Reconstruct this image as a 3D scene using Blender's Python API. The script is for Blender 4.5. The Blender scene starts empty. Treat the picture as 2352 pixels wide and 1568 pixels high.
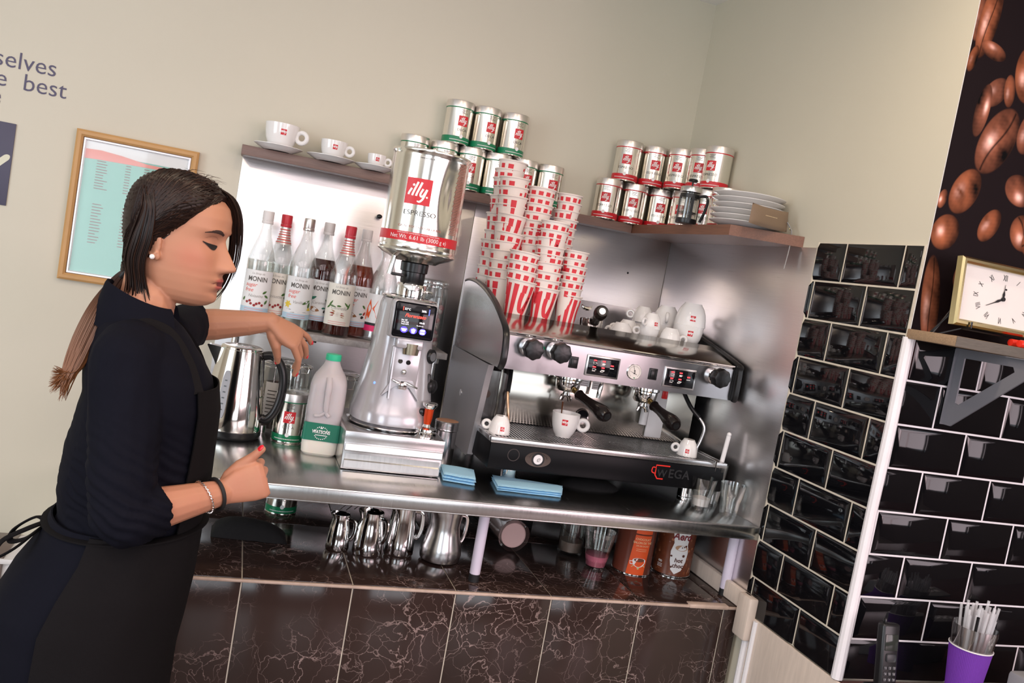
import bpy, bmesh, math, random
from mathutils import Vector, Matrix, noise
from mathutils.bvhtree import BVHTree
PI = math.pi
random.seed(7)
S = bpy.context.scene
C = S.collection
FLOOR = -1.75      # world frame: back wall is y=0, right wall is x=0, top of the tiles is z=0
CEIL = 0.81
# ---------------- camera, exposure ----------------
cd = bpy.data.cameras.new('camera'); cam = bpy.data.objects.new('camera', cd); C.objects.link(cam)
Rv = Vector((0.94039199, -0.29185276, 0.17459919)); Uv = Vector((-0.14389823, 0.12371251, 0.98182917)); Fv = Vector((0.30814965, 0.9484288, -0.07434115))
m = Matrix.Identity(4)
for i in range(3):
    m[i][0] = Rv[i]; m[i][1] = Uv[i]; m[i][2] = -Fv[i]
CP = Vector((-1.41296571, -2.76194339, -0.22526856))
for i in range(3): m[i][3] = CP[i]
cam.matrix_world = m
cd.sensor_width = 36; cd.lens = 1987.835 * 36 / 2352; cd.clip_start = 0.02
S.camera = cam
S.view_settings.view_transform = 'Standard'; S.view_settings.look = 'None'
S.view_settings.exposure = 0.48; S.view_settings.gamma = 1
# ---------------- world: overcast daylight outside the shop ----------------
w = bpy.data.worlds.new('world'); S.world = w; w.use_nodes = True
bg = w.node_tree.nodes['Background']; bg.inputs[0].default_value = (0.80, 0.90, 1.0, 1); bg.inputs[1].default_value = 1.0
# ---------------- daylight through the windows, downlights, added fill lights ----------------
def area(name, loc, target, sx, sy, power, col):
    l = bpy.data.lights.new(name, 'AREA'); l.shape = 'RECTANGLE'; l.size = sx; l.size_y = sy; l.energy = power; l.color = col
    o = bpy.data.objects.new(name, l); C.objects.link(o); o.location = loc
    o.rotation_euler = (Vector(target) - Vector(loc)).to_track_quat('-Z', 'Y').to_euler()
    return o
area('daylight_shopfront_left', (-3.1, -5.85, -0.35), (-2.2, 0, -0.4), 1.5, 1.9, 24, (0.86, 0.94, 1.0))
area('daylight_shopfront_right', (-0.4, -5.85, -0.35), (-0.9, 0, -0.4), 1.7, 1.9, 16, (0.95, 0.96, 1.0))
area('daylight_side_window', (-4.4, -2.6, -0.3), (-1.0, -0.5, -0.5), 1.6, 1.6, 30, (0.84, 0.93, 1.0))
area('steel_fill_corner', (1.45, -5.85, -0.10), (-0.4, 0, -0.3), 1.2, 1.45, 17, (1.0, 0.70, 0.74))  # pink fill added out of view to brighten the steel splashback
area('steel_fill_far', (2.05, -4.6, -0.10), (-0.6, -1.0, -0.2), 2.1, 1.45, 30, (1.0, 0.76, 0.80))  # second added pink fill, unseen, for the steel near the corner
for x in (-3.1, -1.9, -0.7): area('ceiling_fill_light', (x, -3.5, CEIL - 0.02), (x, -3.4999, -1), 0.95, 2.8, 14, (1.0, 0.84, 0.87))  # overhead fills added out of view so the steel reflects something bright
def spot(x, y, p=3.4, col=(1.0, 0.80, 0.58)):
    l = bpy.data.lights.new('downlight', 'AREA'); l.shape = 'DISK'; l.size = 0.09; l.energy = p; l.color = col
    o = bpy.data.objects.new('downlight', l); C.objects.link(o); o.location = (x, y, CEIL - 0.03)
for x, y in ((-0.4, -1.5), (-1.15, -1.5), (-0.75, -2.9), (-2.3, -2.2), (0.7, -2.4)): spot(x, y)

# ---------------- materials ----------------
MC = {}
def nt(name):
    mt = bpy.data.materials.new(name); mt.use_nodes = True; MC[name] = mt
    return mt, mt.node_tree.nodes, mt.node_tree.links, mt.node_tree.nodes['Principled BSDF']
def mat(name, col, rough=0.5, metal=0.0, noise_amt=0.0, nscale=8.0, bump=0.0, bscale=60.0, trans=0.0, ior=1.45, emit=0.0, coat=0.0, sss=0.0, stretch=None, alpha=1.0, rvar=0.0):
    if name in MC: return MC[name]
    mt, N, L, p = nt(name)
    p.inputs['Base Color'].default_value = (*col, 1); p.inputs['Roughness'].default_value = rough; p.inputs['Metallic'].default_value = metal
    p.inputs['Transmission Weight'].default_value = trans; p.inputs['IOR'].default_value = ior; p.inputs['Coat Weight'].default_value = coat
    p.inputs['Alpha'].default_value = alpha
    if emit: p.inputs['Emission Color'].default_value = (*col, 1); p.inputs['Emission Strength'].default_value = emit
    if sss: p.inputs['Subsurface Weight'].default_value = sss; p.inputs['Subsurface Radius'].default_value = (0.02, 0.006, 0.003); p.inputs['Subsurface Scale'].default_value = 0.35
    tc = N.new('ShaderNodeTexCoord'); vec = tc.outputs['Object']
    if stretch:
        mp = N.new('ShaderNodeMapping'); mp.inputs['Scale'].default_value = stretch; L.new(vec, mp.inputs[0]); vec = mp.outputs[0]
    nz = N.new('ShaderNodeTexNoise'); nz.inputs['Scale'].default_value = nscale; nz.inputs['Detail'].default_value = 4; L.new(vec, nz.inputs['Vector'])
    a = noise_amt if noise_amt else 0.03
    mx = N.new('ShaderNodeMix'); mx.data_type = 'RGBA'
    mx.inputs[6].default_value = (*[c * (1 - a) for c in col], 1); mx.inputs[7].default_value = (*[min(1, c * (1 + a)) for c in col], 1)
    L.new(nz.outputs[0], mx.inputs[0]); L.new(mx.outputs[2], p.inputs['Base Color'])
    if rvar:
        mr = N.new('ShaderNodeMapRange'); mr.inputs['To Min'].default_value = max(0, rough - rvar); mr.inputs['To Max'].default_value = rough + rvar
        L.new(nz.outputs[0], mr.inputs[0]); L.new(mr.outputs[0], p.inputs['Roughness'])
    if bump:
        n2 = N.new('ShaderNodeTexNoise'); n2.inputs['Scale'].default_value = bscale; L.new(vec, n2.inputs['Vector'])
        b = N.new('ShaderNodeBump'); b.inputs['Strength'].default_value = bump; b.inputs['Distance'].default_value = 0.002
        L.new(n2.outputs[0], b.inputs['Height']); L.new(b.outputs[0], p.inputs['Normal'])
    return mt
paint_m = mat('painted plaster', (0.60, 0.56, 0.455), 0.6, noise_amt=0.03, nscale=3, bump=0.25, bscale=25)
ceil_m = mat('ceiling paint', (0.85, 0.84, 0.82), 0.7)
floor_m = mat('floor tile', (0.16, 0.13, 0.11), 0.35, noise_amt=0.2)
steel = mat('brushed steel', (0.82, 0.80, 0.81), 0.30, 1.0, noise_amt=0.08, nscale=4, stretch=(2, 2, 160), bump=0.03, bscale=5, rvar=0.06)
steelh = mat('brushed steel worktop', (0.50, 0.50, 0.49), 0.24, 1.0, noise_amt=0.10, nscale=4, stretch=(90, 2, 2), rvar=0.07)
chrome = mat('chrome', (0.80, 0.79, 0.78), 0.08, 1.0)
satin = mat('satin steel', (0.62, 0.61, 0.61), 0.25, 1.0, noise_amt=0.08, nscale=9, rvar=0.08)
tinm = mat('tin plate', (0.82, 0.80, 0.74), 0.16, 1.0)
lidm = mat('matt tin lid', (0.80, 0.76, 0.73), 0.33, 1.0)
black = mat('black plastic', (0.010, 0.010, 0.011), 0.28)
blackm = mat('matt black', (0.012, 0.012, 0.013), 0.55)
blackg = mat('gloss black', (0.006, 0.006, 0.008), 0.06)
white = mat('white porcelain', (0.83, 0.81, 0.80), 0.10, coat=0.4)
whitep = mat('white plastic', (0.78, 0.76, 0.77), 0.35)
lav = mat('pale lilac tube', (0.70, 0.64, 0.76), 0.35)
red = mat('logo red', (0.60, 0.018, 0.028), 0.35)
green = mat('band green', (0.010, 0.20, 0.085), 0.3)
letter = mat('printed grey', (0.10, 0.09, 0.08), 0.5)
printw = mat('printed white', (0.85, 0.83, 0.82), 0.45)
papercup = mat('paper cup board', (0.80, 0.72, 0.67), 0.5)
cupred = mat('paper cup red', (0.64, 0.035, 0.05), 0.5)
woodg = mat('grey walnut laminate', (0.20, 0.125, 0.105), 0.42, noise_amt=0.35, nscale=5, stretch=(3, 60, 60))
woodw = mat('walnut laminate', (0.19, 0.085, 0.052), 0.40, noise_amt=0.30, nscale=5, stretch=(50, 3, 50))
oak = mat('oak frame', (0.52, 0.29, 0.11), 0.4, noise_amt=0.15, nscale=10)
glass = mat('clear glass', (0.96, 0.98, 0.97), 0.02, trans=1.0, ior=1.45)
def thin_glass(name, tint, a, top=0.55):
    mt, N, L, p = nt(name)
    out = N['Material Output']; tr = N.new('ShaderNodeBsdfTransparent'); tr.inputs[0].default_value = (*tint, 1)
    gl = N.new('ShaderNodeBsdfGlossy'); gl.inputs['Roughness'].default_value = 0.03; gl.inputs['Color'].default_value = (1, 1, 1, 1)
    lw = N.new('ShaderNodeLayerWeight'); lw.inputs[0].default_value = 0.35
    mr = N.new('ShaderNodeMapRange'); mr.inputs['To Min'].default_value = a; mr.inputs['To Max'].default_value = top
    ms = N.new('ShaderNodeMixShader'); L.new(lw.outputs['Facing'], mr.inputs[0]); L.new(mr.outputs[0], ms.inputs[0]); L.new(tr.outputs[0], ms.inputs[1]); L.new(gl.outputs[0], ms.inputs[2]); L.new(ms.outputs[0], out.inputs[0])
    return mt
tglass = thin_glass('thin clear glass', (0.90, 0.91, 0.90), 0.06)
groutm = mat('cream grout', (0.62, 0.56, 0.46), 0.8, noise_amt=0.25, nscale=30)
groutw = mat('white grout', (0.80, 0.77, 0.79), 0.6, noise_amt=0.08, nscale=20)
tilem = mat('black glazed tile', (0.004, 0.004, 0.005), 0.045)
nylon = mat('grey bracket paint', (0.16, 0.16, 0.18), 0.45)
def marble(name, base, rough):
    mt, N, L, p = nt(name)
    tc = N.new('ShaderNodeTexCoord'); nz = N.new('ShaderNodeTexNoise'); nz.inputs['Scale'].default_value = 7; nz.inputs['Detail'].default_value = 6
    L.new(tc.outputs['Object'], nz.inputs['Vector'])
    va = N.new('ShaderNodeVectorMath'); va.operation = 'SCALE'; va.inputs['Scale'].default_value = 0.22; L.new(nz.outputs['Color'], va.inputs[0])
    vb = N.new('ShaderNodeVectorMath'); vb.operation = 'ADD'; L.new(va.outputs[0], vb.inputs[0]); L.new(tc.outputs['Object'], vb.inputs[1])
    def veins(scale, width):
        vo = N.new('ShaderNodeTexVoronoi'); vo.feature = 'DISTANCE_TO_EDGE'; vo.inputs['Scale'].default_value = scale; L.new(vb.outputs[0], vo.inputs['Vector'])
        mr = N.new('ShaderNodeMapRange'); mr.inputs['From Min'].default_value = 0; mr.inputs['From Max'].default_value = width; mr.inputs['To Min'].default_value = 1; mr.inputs['To Max'].default_value = 0
        L.new(vo.outputs['Distance'], mr.inputs[0]); return mr.outputs[0]
    n3 = N.new('ShaderNodeTexNoise'); n3.inputs['Scale'].default_value = 6; L.new(tc.outputs['Object'], n3.inputs['Vector'])
    mk = N.new('ShaderNodeMapRange'); mk.inputs['From Min'].default_value = 0.38; mk.inputs['From Max'].default_value = 0.62; L.new(n3.outputs[0], mk.inputs[0])
    mxx = N.new('ShaderNodeMath'); mxx.operation = 'MAXIMUM'; L.new(veins(9, 0.014), mxx.inputs[0]); L.new(veins(23, 0.016), mxx.inputs[1])
    mul = N.new('ShaderNodeMath'); mul.operation = 'MULTIPLY'; L.new(mxx.outputs[0], mul.inputs[0]); L.new(mk.outputs[0], mul.inputs[1])
    n4 = N.new('ShaderNodeTexNoise'); n4.inputs['Scale'].default_value = 5; n4.inputs['Detail'].default_value = 5; L.new(tc.outputs['Object'], n4.inputs['Vector'])
    c1 = N.new('ShaderNodeMix'); c1.data_type = 'RGBA'; c1.inputs[6].default_value = (*[c * 0.6 for c in base], 1); c1.inputs[7].default_value = (*[c * 1.5 for c in base], 1); L.new(n4.outputs[0], c1.inputs[0])
    c2 = N.new('ShaderNodeMix'); c2.data_type = 'RGBA'; c2.inputs[7].default_value = (0.34, 0.25, 0.23, 1); L.new(c1.outputs[2], c2.inputs[6]); L.new(mul.outputs[0], c2.inputs[0])
    L.new(c2.outputs[2], p.inputs['Base Color']); p.inputs['Roughness'].default_value = rough
    return mt
marb = marble('dark brown marble tile', (0.032, 0.019, 0.016), 0.12)

# ---------------- mesh builder ----------------
class MB:
    def __init__(s): s.v = []; s.f = []; s.mi = []
    def add(s, vs, fs, mi=0, M=None):
        n = len(s.v)
        s.v += [tuple(M @ Vector(v)) if M else tuple(v) for v in vs]
        s.f += [tuple(i + n for i in f) for f in fs]; s.mi += [mi] * len(fs)
        return s
    def box(s, x0, x1, y0, y1, z0, z1, bev=0, mi=0, M=None, seg=2):
        bm = bmesh.new(); bmesh.ops.create_cube(bm, size=1)
        for v in bm.verts: v.co = ((x0 + x1) / 2 + v.co.x * (x1 - x0), (y0 + y1) / 2 + v.co.y * (y1 - y0), (z0 + z1) / 2 + v.co.z * (z1 - z0))
        if bev: bmesh.ops.bevel(bm, geom=bm.edges[:], offset=bev, segments=seg, profile=0.5, affect='EDGES')
        return s.bm(bm, mi, M)
    def bm(s, bm, mi=0, M=None):
        bm.verts.index_update()
        s.add([v.co.copy() for v in bm.verts], [[v.index for v in f.verts] for f in bm.faces], mi, M); bm.free(); return s
    def lathe(s, prof, seg=32, mi=0, M=None, sx=1, sy=1):
        vs = []; rows = []
        for r, z in prof:
            if r < 1e-6: rows.append([len(vs)]); vs.append((0, 0, z))
            else:
                rows.append(list(range(len(vs), len(vs) + seg)))
                vs += [(r * sx * math.cos(2 * PI * k / seg), r * sy * math.sin(2 * PI * k / seg), z) for k in range(seg)]
        fs = []
        for a, b in zip(rows, rows[1:]):
            for k in range(seg):
                k2 = (k + 1) % seg
                if len(a) == 1 and len(b) == 1: continue
                if len(a) == 1: fs.append((a[0], b[k], b[k2]))
                elif len(b) == 1: fs.append((a[k], b[0], a[k2]))
                else: fs.append((a[k], b[k], b[k2], a[k2]))
        return s.add(vs, fs, mi, M)
    def tube(s, pts, r, seg=10, mi=0, M=None, closed=False, flat=1.0, up=None):
        pts = [Vector(p) for p in pts]; n = len(pts); rr = r if isinstance(r, (list, tuple)) else [r] * n
        vs = []; pn = None
        for i, p in enumerate(pts):
            if closed: t = pts[(i + 1) % n] - pts[i - 1]
            else: t = pts[min(i + 1, n - 1)] - pts[max(i - 1, 0)]
            t.normalize()
            if pn is None:
                a = Vector(up) if up else (Vector((0, 0, 1)) if abs(t.z) < 0.9 else Vector((1, 0, 0)))
            else: a = pn
            nn = (a - t * a.dot(t)).normalized(); pn = nn; b = t.cross(nn)
            for k in range(seg):
                th = 2 * PI * k / seg; vs.append(p + nn * (rr[i] * math.cos(th) * flat) + b * (rr[i] * math.sin(th)))
        fs = []
        for i in range(n if closed else n - 1):
            j = (i + 1) % n
            for k in range(seg):
                k2 = (k + 1) % seg; fs.append((i * seg + k, i * seg + k2, j * seg + k2, j * seg + k))
        if not closed: fs.append(tuple(range(seg))[::-1]); fs.append(tuple(range((n - 1) * seg, n * seg)))
        return s.add(vs, fs, mi, M)
    def cyl(s, a, b, r, seg=24, mi=0, r2=None, M=None): return s.tube([a, b], [r, r if r2 is None else r2], seg, mi, M)
    def prism(s, poly, a, b, plane='xz', mi=0, M=None):
        # poly in the named plane, extruded along the third axis from a to b
        def P(u, v, t): return {'xz': (u, t, v), 'xy': (u, v, t), 'yz': (t, u, v)}[plane]
        n = len(poly); vs = [P(u, v, a) for u, v in poly] + [P(u, v, b) for u, v in poly]
        fs = [tuple(range(n)), tuple(range(2 * n - 1, n - 1, -1))] + [(i, i + n, (i + 1) % n + n, (i + 1) % n) for i in range(n)]
        return s.add(vs, fs, mi, M)
    def loft(s, secs, seg=32, mi=0, M=None, cap=True):
        # secs: list of (center, ru, rv, U, V[, power]) closed elliptical sections
        vs = []
        for q in secs:
            c, ru, rv, U, V = q[:5]; pw = q[5] if len(q) > 5 else 1.0; c = Vector(c); U = Vector(U); V = Vector(V)
            for k in range(seg):
                t = 2 * PI * k / seg; cx, sy = math.cos(t), math.sin(t)
                cx = math.copysign(abs(cx) ** pw, cx); sy = math.copysign(abs(sy) ** pw, sy)
                vs.append(c + U * ru * cx + V * rv * sy)
        fs = []
        for i in range(len(secs) - 1):
            for k in range(seg):
                k2 = (k + 1) % seg; fs.append((i * seg + k, i * seg + k2, (i + 1) * seg + k2, (i + 1) * seg + k))
        if cap: fs.append(tuple(range(seg))[::-1]); fs.append(tuple(range((len(secs) - 1) * seg, len(secs) * seg)))
        return s.add(vs, fs, mi, M)
    def sphere(s, c, r, seg=16, mi=0, sc=(1, 1, 1), M=None):
        vs = []; fs = []; h = seg // 2 + 1
        pr = [(math.sin(PI * i / h), math.cos(PI * i / h)) for i in range(h + 1)]
        T = Matrix.Translation(c) @ Matrix.Diagonal((r * sc[0], r * sc[1], r * sc[2], 1))
        if M: T = M @ T
        return s.lathe([(a if 0 < i < h else 0, b) for i, (a, b) in enumerate(pr)], seg, mi, T)
    def mapped(s, vf, fn, mi=0, lift=0.0, cell=None):
        # put flat 2-D shapes (verts, faces) on a surface given by fn(u, v)
        vs, fs = vf
        if cell:
            bm = bmesh.new(); bv = [bm.verts.new((x, y, 0)) for x, y in vs]
            for f in fs:
                try: bm.faces.new([bv[i] for i in f])
                except ValueError: pass
            xs = [v[0] for v in vs]; x = math.floor(min(xs) / cell) * cell + cell
            while x < max(xs):
                bmesh.ops.bisect_plane(bm, geom=bm.verts[:] + bm.edges[:] + bm.faces[:], plane_co=(x, 0, 0), plane_no=(1, 0, 0)); x += cell
            bm.verts.index_update(); vs = [(v.co.x, v.co.y) for v in bm.verts]; fs = [[v.index for v in f.verts] for f in bm.faces]; bm.free()
        return s.add([fn(u, v) for u, v in vs], fs, mi)
def lookM(loc, d, up=(0, 0, 1)):
    # matrix whose local z points along d
    z = Vector(d).normalized(); x = Vector(up).cross(z)
    if x.length < 1e-4: x = Vector((1, 0, 0))
    x.normalize(); y = z.cross(x); M = Matrix.Identity(4)
    for i in range(3): M[i][0] = x[i]; M[i][1] = y[i]; M[i][2] = z[i]; M[i][3] = loc[i]
    return M
T = Matrix.Translation
def RX(a): return Matrix.Rotation(a, 4, 'X')
def RY(a): return Matrix.Rotation(a, 4, 'Y')
def RZ(a): return Matrix.Rotation(a, 4, 'Z')
def obj(name, b, mats, parent=None, world=False, smooth=35, recalc=True):
    me = bpy.data.meshes.new(name)
    vs = b.v
    if world and parent is not None:
        o = parent
        off = Vector((0, 0, 0))
        while o is not None: off += o.location; o = o.parent
        vs = [(v[0] - off.x, v[1] - off.y, v[2] - off.z) for v in vs]
    me.from_pydata(vs, [], b.f)
    for mt in (mats if isinstance(mats, (list, tuple)) else [mats]): me.materials.append(mt)
    me.polygons.foreach_set('material_index', b.mi)
    if recalc:
        bm = bmesh.new(); bm.from_mesh(me); bmesh.ops.recalc_face_normals(bm, faces=bm.faces[:]); bm.to_mesh(me); bm.free()
    me.validate()
    if smooth:
        me.polygons.foreach_set('use_smooth', [True] * len(me.polygons)); me.set_sharp_from_angle(angle=math.radians(smooth))
    me.update()
    o = bpy.data.objects.new(name, me); C.objects.link(o)
    if parent is not None: o.parent = parent
    return o
def tag(o, label=None, cat=None, group=None, kind=None):
    if label: o['label'] = label
    if cat: o['category'] = cat
    if group: o['group'] = group
    if kind: o['kind'] = kind
    return o
def thing(name, label, cat, loc=(0, 0, 0), rotz=0, group=None):
    o = bpy.data.objects.new(name, None); o.empty_display_size = 0.02; C.objects.link(o); o.location = loc; o.rotation_euler = (0, 0, rotz)
    return tag(o, label, cat, group)
def struct(name, b, mats, label=None, smooth=35):
    return tag(obj(name, b, mats, smooth=smooth), label, kind='structure')
def dup(root, loc, rotz=0, label=None, group=None, rot=None):
    r = root.copy(); C.objects.link(r); r.location = loc; r.rotation_euler = rot if rot else (0, 0, rotz)
    if label: r['label'] = label
    if group: r['group'] = group
    for ch in list(root.children):
        c = ch.copy(); C.objects.link(c); c.parent = r
        for g in ch.children:
            d = g.copy(); C.objects.link(d); d.parent = c
    return r
# ---------------- lettering ----------------
TX = {}
def text(body, size, shear=0.0, sx=1.0, bold=0.0, align='CENTER'):
    k = (body, shear, sx, bold, align)
    if k not in TX:
        cu = bpy.data.curves.new('t', 'FONT'); cu.body = body; cu.size = 1.0; cu.shear = shear; cu.align_x = align; cu.offset = bold; cu.resolution_u = 3
        o = bpy.data.objects.new('t', cu); C.objects.link(o)
        dg = bpy.context.evaluated_depsgraph_get(); me = bpy.data.meshes.new_from_object(o.evaluated_get(dg))
        TX[k] = ([(v.co.x * sx, v.co.y) for v in me.vertices], [tuple(p.vertices) for p in me.polygons])
        bpy.data.objects.remove(o); bpy.data.meshes.remove(me); bpy.data.curves.remove(cu)
    vs, fs = TX[k]
    return [(x * size, y * size) for x, y in vs], fs
def ribbon_(pts, w):
    # flat brush stroke through pts; w number or list
    n = len(pts); ww = w if isinstance(w, (list, tuple)) else [w] * n; vs = []
    for i in range(n):
        a = Vector(pts[max(i - 1, 0)]); b = Vector(pts[min(i + 1, n - 1)]); t = (b - a).normalized(); nn = Vector((-t.y, t.x)) * ww[i] / 2
        p = Vector(pts[i]); vs += [tuple(p + nn), tuple(p - nn)]
    return vs, [(2 * i, 2 * i + 1, 2 * i + 3, 2 * i + 2) for i in range(n - 1)]
ribbon = ribbon_
def spl(pts, n=6):
    # Catmull-Rom through points of any dimension
    P = [Vector(p) for p in pts]; out = []
    for i in range(len(P) - 1):
        p0 = P[max(i - 1, 0)]; p1 = P[i]; p2 = P[i + 1]; p3 = P[min(i + 2, len(P) - 1)]
        for k in range(n):
            t = k / n; out.append(0.5 * ((2 * p1) + (p2 - p0) * t + (2 * p0 - 5 * p1 + 4 * p2 - p3) * t * t + (3 * p1 - p0 - 3 * p2 + p3) * t ** 3))
    out.append(P[-1]); return out
def merge2(parts):
    V = []; F = []
    for vs, fs in parts:
        n = len(V); V += list(vs); F += [tuple(i + n for i in f) for f in fs]
    return V, F
def disc2(cx, cy, rx, ry=None, n=14):
    ry = ry or rx
    return [(cx + rx * math.cos(2 * PI * k / n), cy + ry * math.sin(2 * PI * k / n)) for k in range(n)], [tuple(range(n))]
def rect2(x0, x1, y0, y1, nx=1):
    vs = []; 
    for i in range(nx + 1): x = x0 + (x1 - x0) * i / nx; vs += [(x, y0), (x, y1)]
    return vs, [(2 * i, 2 * i + 2, 2 * i + 3, 2 * i + 1) for i in range(nx)]
def illy2(k=1.0):
    P = []
    ribbon = lambda pts, w: ribbon_(pts, [a * k for a in w] if isinstance(w, list) else w * k)
    P.append(ribbon(spl([(.14, .34), (.15, .42), (.24, .60)], 3), .085)); P.append(disc2(.30, .73, .05))
    P.append(ribbon(spl([(.29, .32), (.32, .45), (.46, .86)], 3), .085))
    P.append(ribbon(spl([(.44, .32), (.47, .45), (.61, .86)], 3), .085))
    P.append(ribbon(spl([(.68, .62), (.60, .42), (.63, .33), (.71, .36), (.82, .60)], 4), .08))
    P.append(ribbon(spl([(.83, .62), (.72, .26), (.60, .12), (.50, .14)], 4), [.08] * 9 + [.07, .06, .05, .04]))
    P.append(disc2(.86, .32, .04))
    return merge2(P)
ILLY = illy2(); ILLYS = illy2(.6)
def cylmap(r, a0=-PI / 2, dz=0.0, lift=0.0004):
    # u along the girth (m), v height; r constant or function of height
    def fn(u, v):
        R = (r(v + dz) if callable(r) else r) + lift
        R0 = (r(dz) if callable(r) else r)
        a = a0 + u / max(R0, 1e-4); return (R * math.cos(a), R * math.sin(a), v + dz)
    return fn
def shift(vf, dx, dy, s=1.0): return [(x * s + dx, y * s + dy) for x, y in vf[0]], vf[1]
def logo(b, fm, size, cx=0, cy=0, m_red=0, m_white=1, n=8):
    # square red logo with four white brush letters; fm(lift) gives the surface map
    b.mapped(rect2(cx - size / 2, cx + size / 2, cy - size / 2, cy + size / 2, n), fm(0.0003), m_red)
    b.mapped(shift(ILLY if size > .02 else ILLYS, cx - size / 2, cy - size / 2, size), fm(0.0006), m_white)
    return b
def planemap(o, U, V):
    o = Vector(o); U = Vector(U).normalized(); V = Vector(V).normalized(); W = U.cross(V)
    def fm(lift=0.0005):
        return lambda u, v: tuple(o + U * u + V * v + W * lift)
    return fm
# ================= the room =================
b = MB(); b.box(-4.6, 2.2, -6.1, 0.1, FLOOR - 0.1, FLOOR); struct('floor', b, floor_m)
b = MB(); b.box(-4.6, 2.2, -6.1, 0.1, CEIL, CEIL + 0.1); struct('ceiling', b, ceil_m)
b = MB(); b.box(-4.6, 0.1, 0, 0.1, FLOOR, CEIL); struct('wall_back', b, paint_m)
b = MB(); b.prism([(0, -1.2), (2.2, -1.2), (2.2, -1.1), (0.1, -1.1), (0.1, 0), (0, 0)], FLOOR, CEIL, 'xy'); wr = struct('wall_right', b, paint_m)
def holed(axis, pos, a0, a1, holes, th):
    # wall in the plane axis=pos from a0..a1 with rectangular openings (u0,u1,z0,z1)
    b = MB(); cuts = sorted(holes); x = a0
    def bx(u0, u1, z0, z1):
        if axis == 'y': b.box(u0, u1, pos, pos + th, z0, z1)
        else: b.box(pos, pos + th, u0, u1, z0, z1)
    for u0, u1, z0, z1 in cuts:
        bx(x, u0, FLOOR, CEIL); bx(u0, u1, FLOOR, z0); bx(u0, u1, z1, CEIL); x = u1
    bx(x, a1, FLOOR, CEIL); return b
struct('wall_front', holed('y', -6.1, -4.6, 2.2, [(-3.95, -2.25, -1.35, 0.65), (-1.35, 0.55, -1.35, 0.65), (0.85, 2.05, -0.85, 0.65)], 0.1), mat('dark brown wall paint', (0.09, 0.06, 0.05), 0.6))
struct('wall_left', holed('x', -4.7, -6.1, 0.1, [(-3.5, -1.7, -1.1, 0.6)], 0.1), paint_m)
struct('wall_side', holed('x', 2.2, -6.1, -1.1, [(-5.7, -3.5, -0.85, 0.65)], 0.1), mat('dark brown wall paint', (0.09, 0.06, 0.05), 0.6))
frm = mat('window frame grey', (0.25, 0.25, 0.26), 0.4)
def window(n, axis, pos, u0, u1, z0, z1):
    b = MB()
    def bx(a, c, d, e):
        if axis == 'y': b.box(a, c, pos - 0.02, pos + 0.03, d, e)
        else: b.box(pos - 0.02, pos + 0.03, a, c, d, e)
    t = 0.05
    bx(u0, u1, z0, z0 + t); bx(u0, u1, z1 - t, z1); bx(u0, u0 + t, z0, z1); bx(u1 - t, u1, z0, z1); bx((u0 + u1) / 2 - t / 2, (u0 + u1) / 2 + t / 2, z0, z1); bx(u0, u1, z1 - 0.45, z1 - 0.45 + t)
    return struct('window_%d' % n, b, frm)
window(1, 'y', -6.05, -3.95, -2.25, -1.35, 0.65); window(2, 'y', -6.05, -1.35, 0.55, -1.35, 0.65); window(4, 'y', -6.05, 0.85, 2.05, -0.85, 0.65); window(5, 'x', 2.15, -5.7, -3.5, -0.85, 0.65); window(3, 'x', -4.65, -3.5, -1.7, -1.1, 0.6)  # the corner and far windows are added, unseen, to go with the pink fills
# unseen red board added behind the camera to tint the steel reflections
tint_red = mat('red tint board', (0.75, 0.06, 0.05), 0.5)
b = MB(); b.box(-1.5, 0.75, -5.99, -5.96, -0.62, -0.30, 0.004)
tag(obj('red_reflector', b, tint_red), 'unseen plain red banner hung across the right shopfront window', 'reflector')

# ---- black bevelled metro tiles: right wall return and the wall facing the room ----
def tiles(fm, u0, u1, v0, v1, offs):
    # fm(u, v, d) -> point; tile 0.2 x 0.1, running bond, grout 4 mm
    g = 0.0045; b = MB(); row = 0; v = v1
    while v > v0 + 0.001:
        vb = max(v - 0.1, v0); u = u0 - 0.4 + offs[row % 2]
        while u < u1:
            a0 = max(u + g / 2, u0); a1 = min(u + 0.2 - g / 2, u1); c0 = vb + g / 2; c1 = v - g / 2
            if a1 - a0 > 0.006:
                e = 0.013; e0 = e if a0 == u + g / 2 else 0.0; e1 = e if a1 == u + 0.2 - g / 2 else 0.0; eb = e if vb == v - 0.1 else 0
                P = [(a0, c0, 0.001), (a1, c0, 0.001), (a1, c1, 0.001), (a0, c1, 0.001), (a0, c0, 0.004), (a1, c0, 0.004), (a1, c1, 0.004), (a0, c1, 0.004),
                     (a0 + e0, c0 + eb, 0.0085), (a1 - e1, c0 + eb, 0.0085), (a1 - e1, c1 - e, 0.0085), (a0 + e0, c1 - e, 0.0085)]
                Fs = [(0, 1, 5, 4), (1, 2, 6, 5), (2, 3, 7, 6), (3, 0, 4, 7), (4, 5, 9, 8), (5, 6, 10, 9), (6, 7, 11, 10), (7, 4, 8, 11), (8, 9, 10, 11)]
                b.add([fm(*p) for p in P], Fs, 0)
            u += 0.2
        v -= 0.1; row += 1
    return b
bt = tiles(lambda u, v, d: (-d, -u, v), 0.832, 1.196, -0.995, 0.0, [0.109 - 0.0, 0.009])
obj('tile_cladding', bt, tilem, wr, smooth=20)
b = MB(); b.box(-0.004, -0.0005, -1.2, -0.826, -0.995, 0.0); obj('tile_grout', b, groutm, wr)
bt = tiles(lambda u, v, d: (u, -1.2 - d, v), 0.012, 2.2, -0.995, -0.2, [0.104 + 0.1, 0.104])
obj('tile_cladding', bt, tilem, wr, smooth=20)
b = MB(); b.box(0.004, 2.2, -1.204, -1.2005, -0.995, -0.2); obj('tile_grout', b, groutw, wr)
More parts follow.
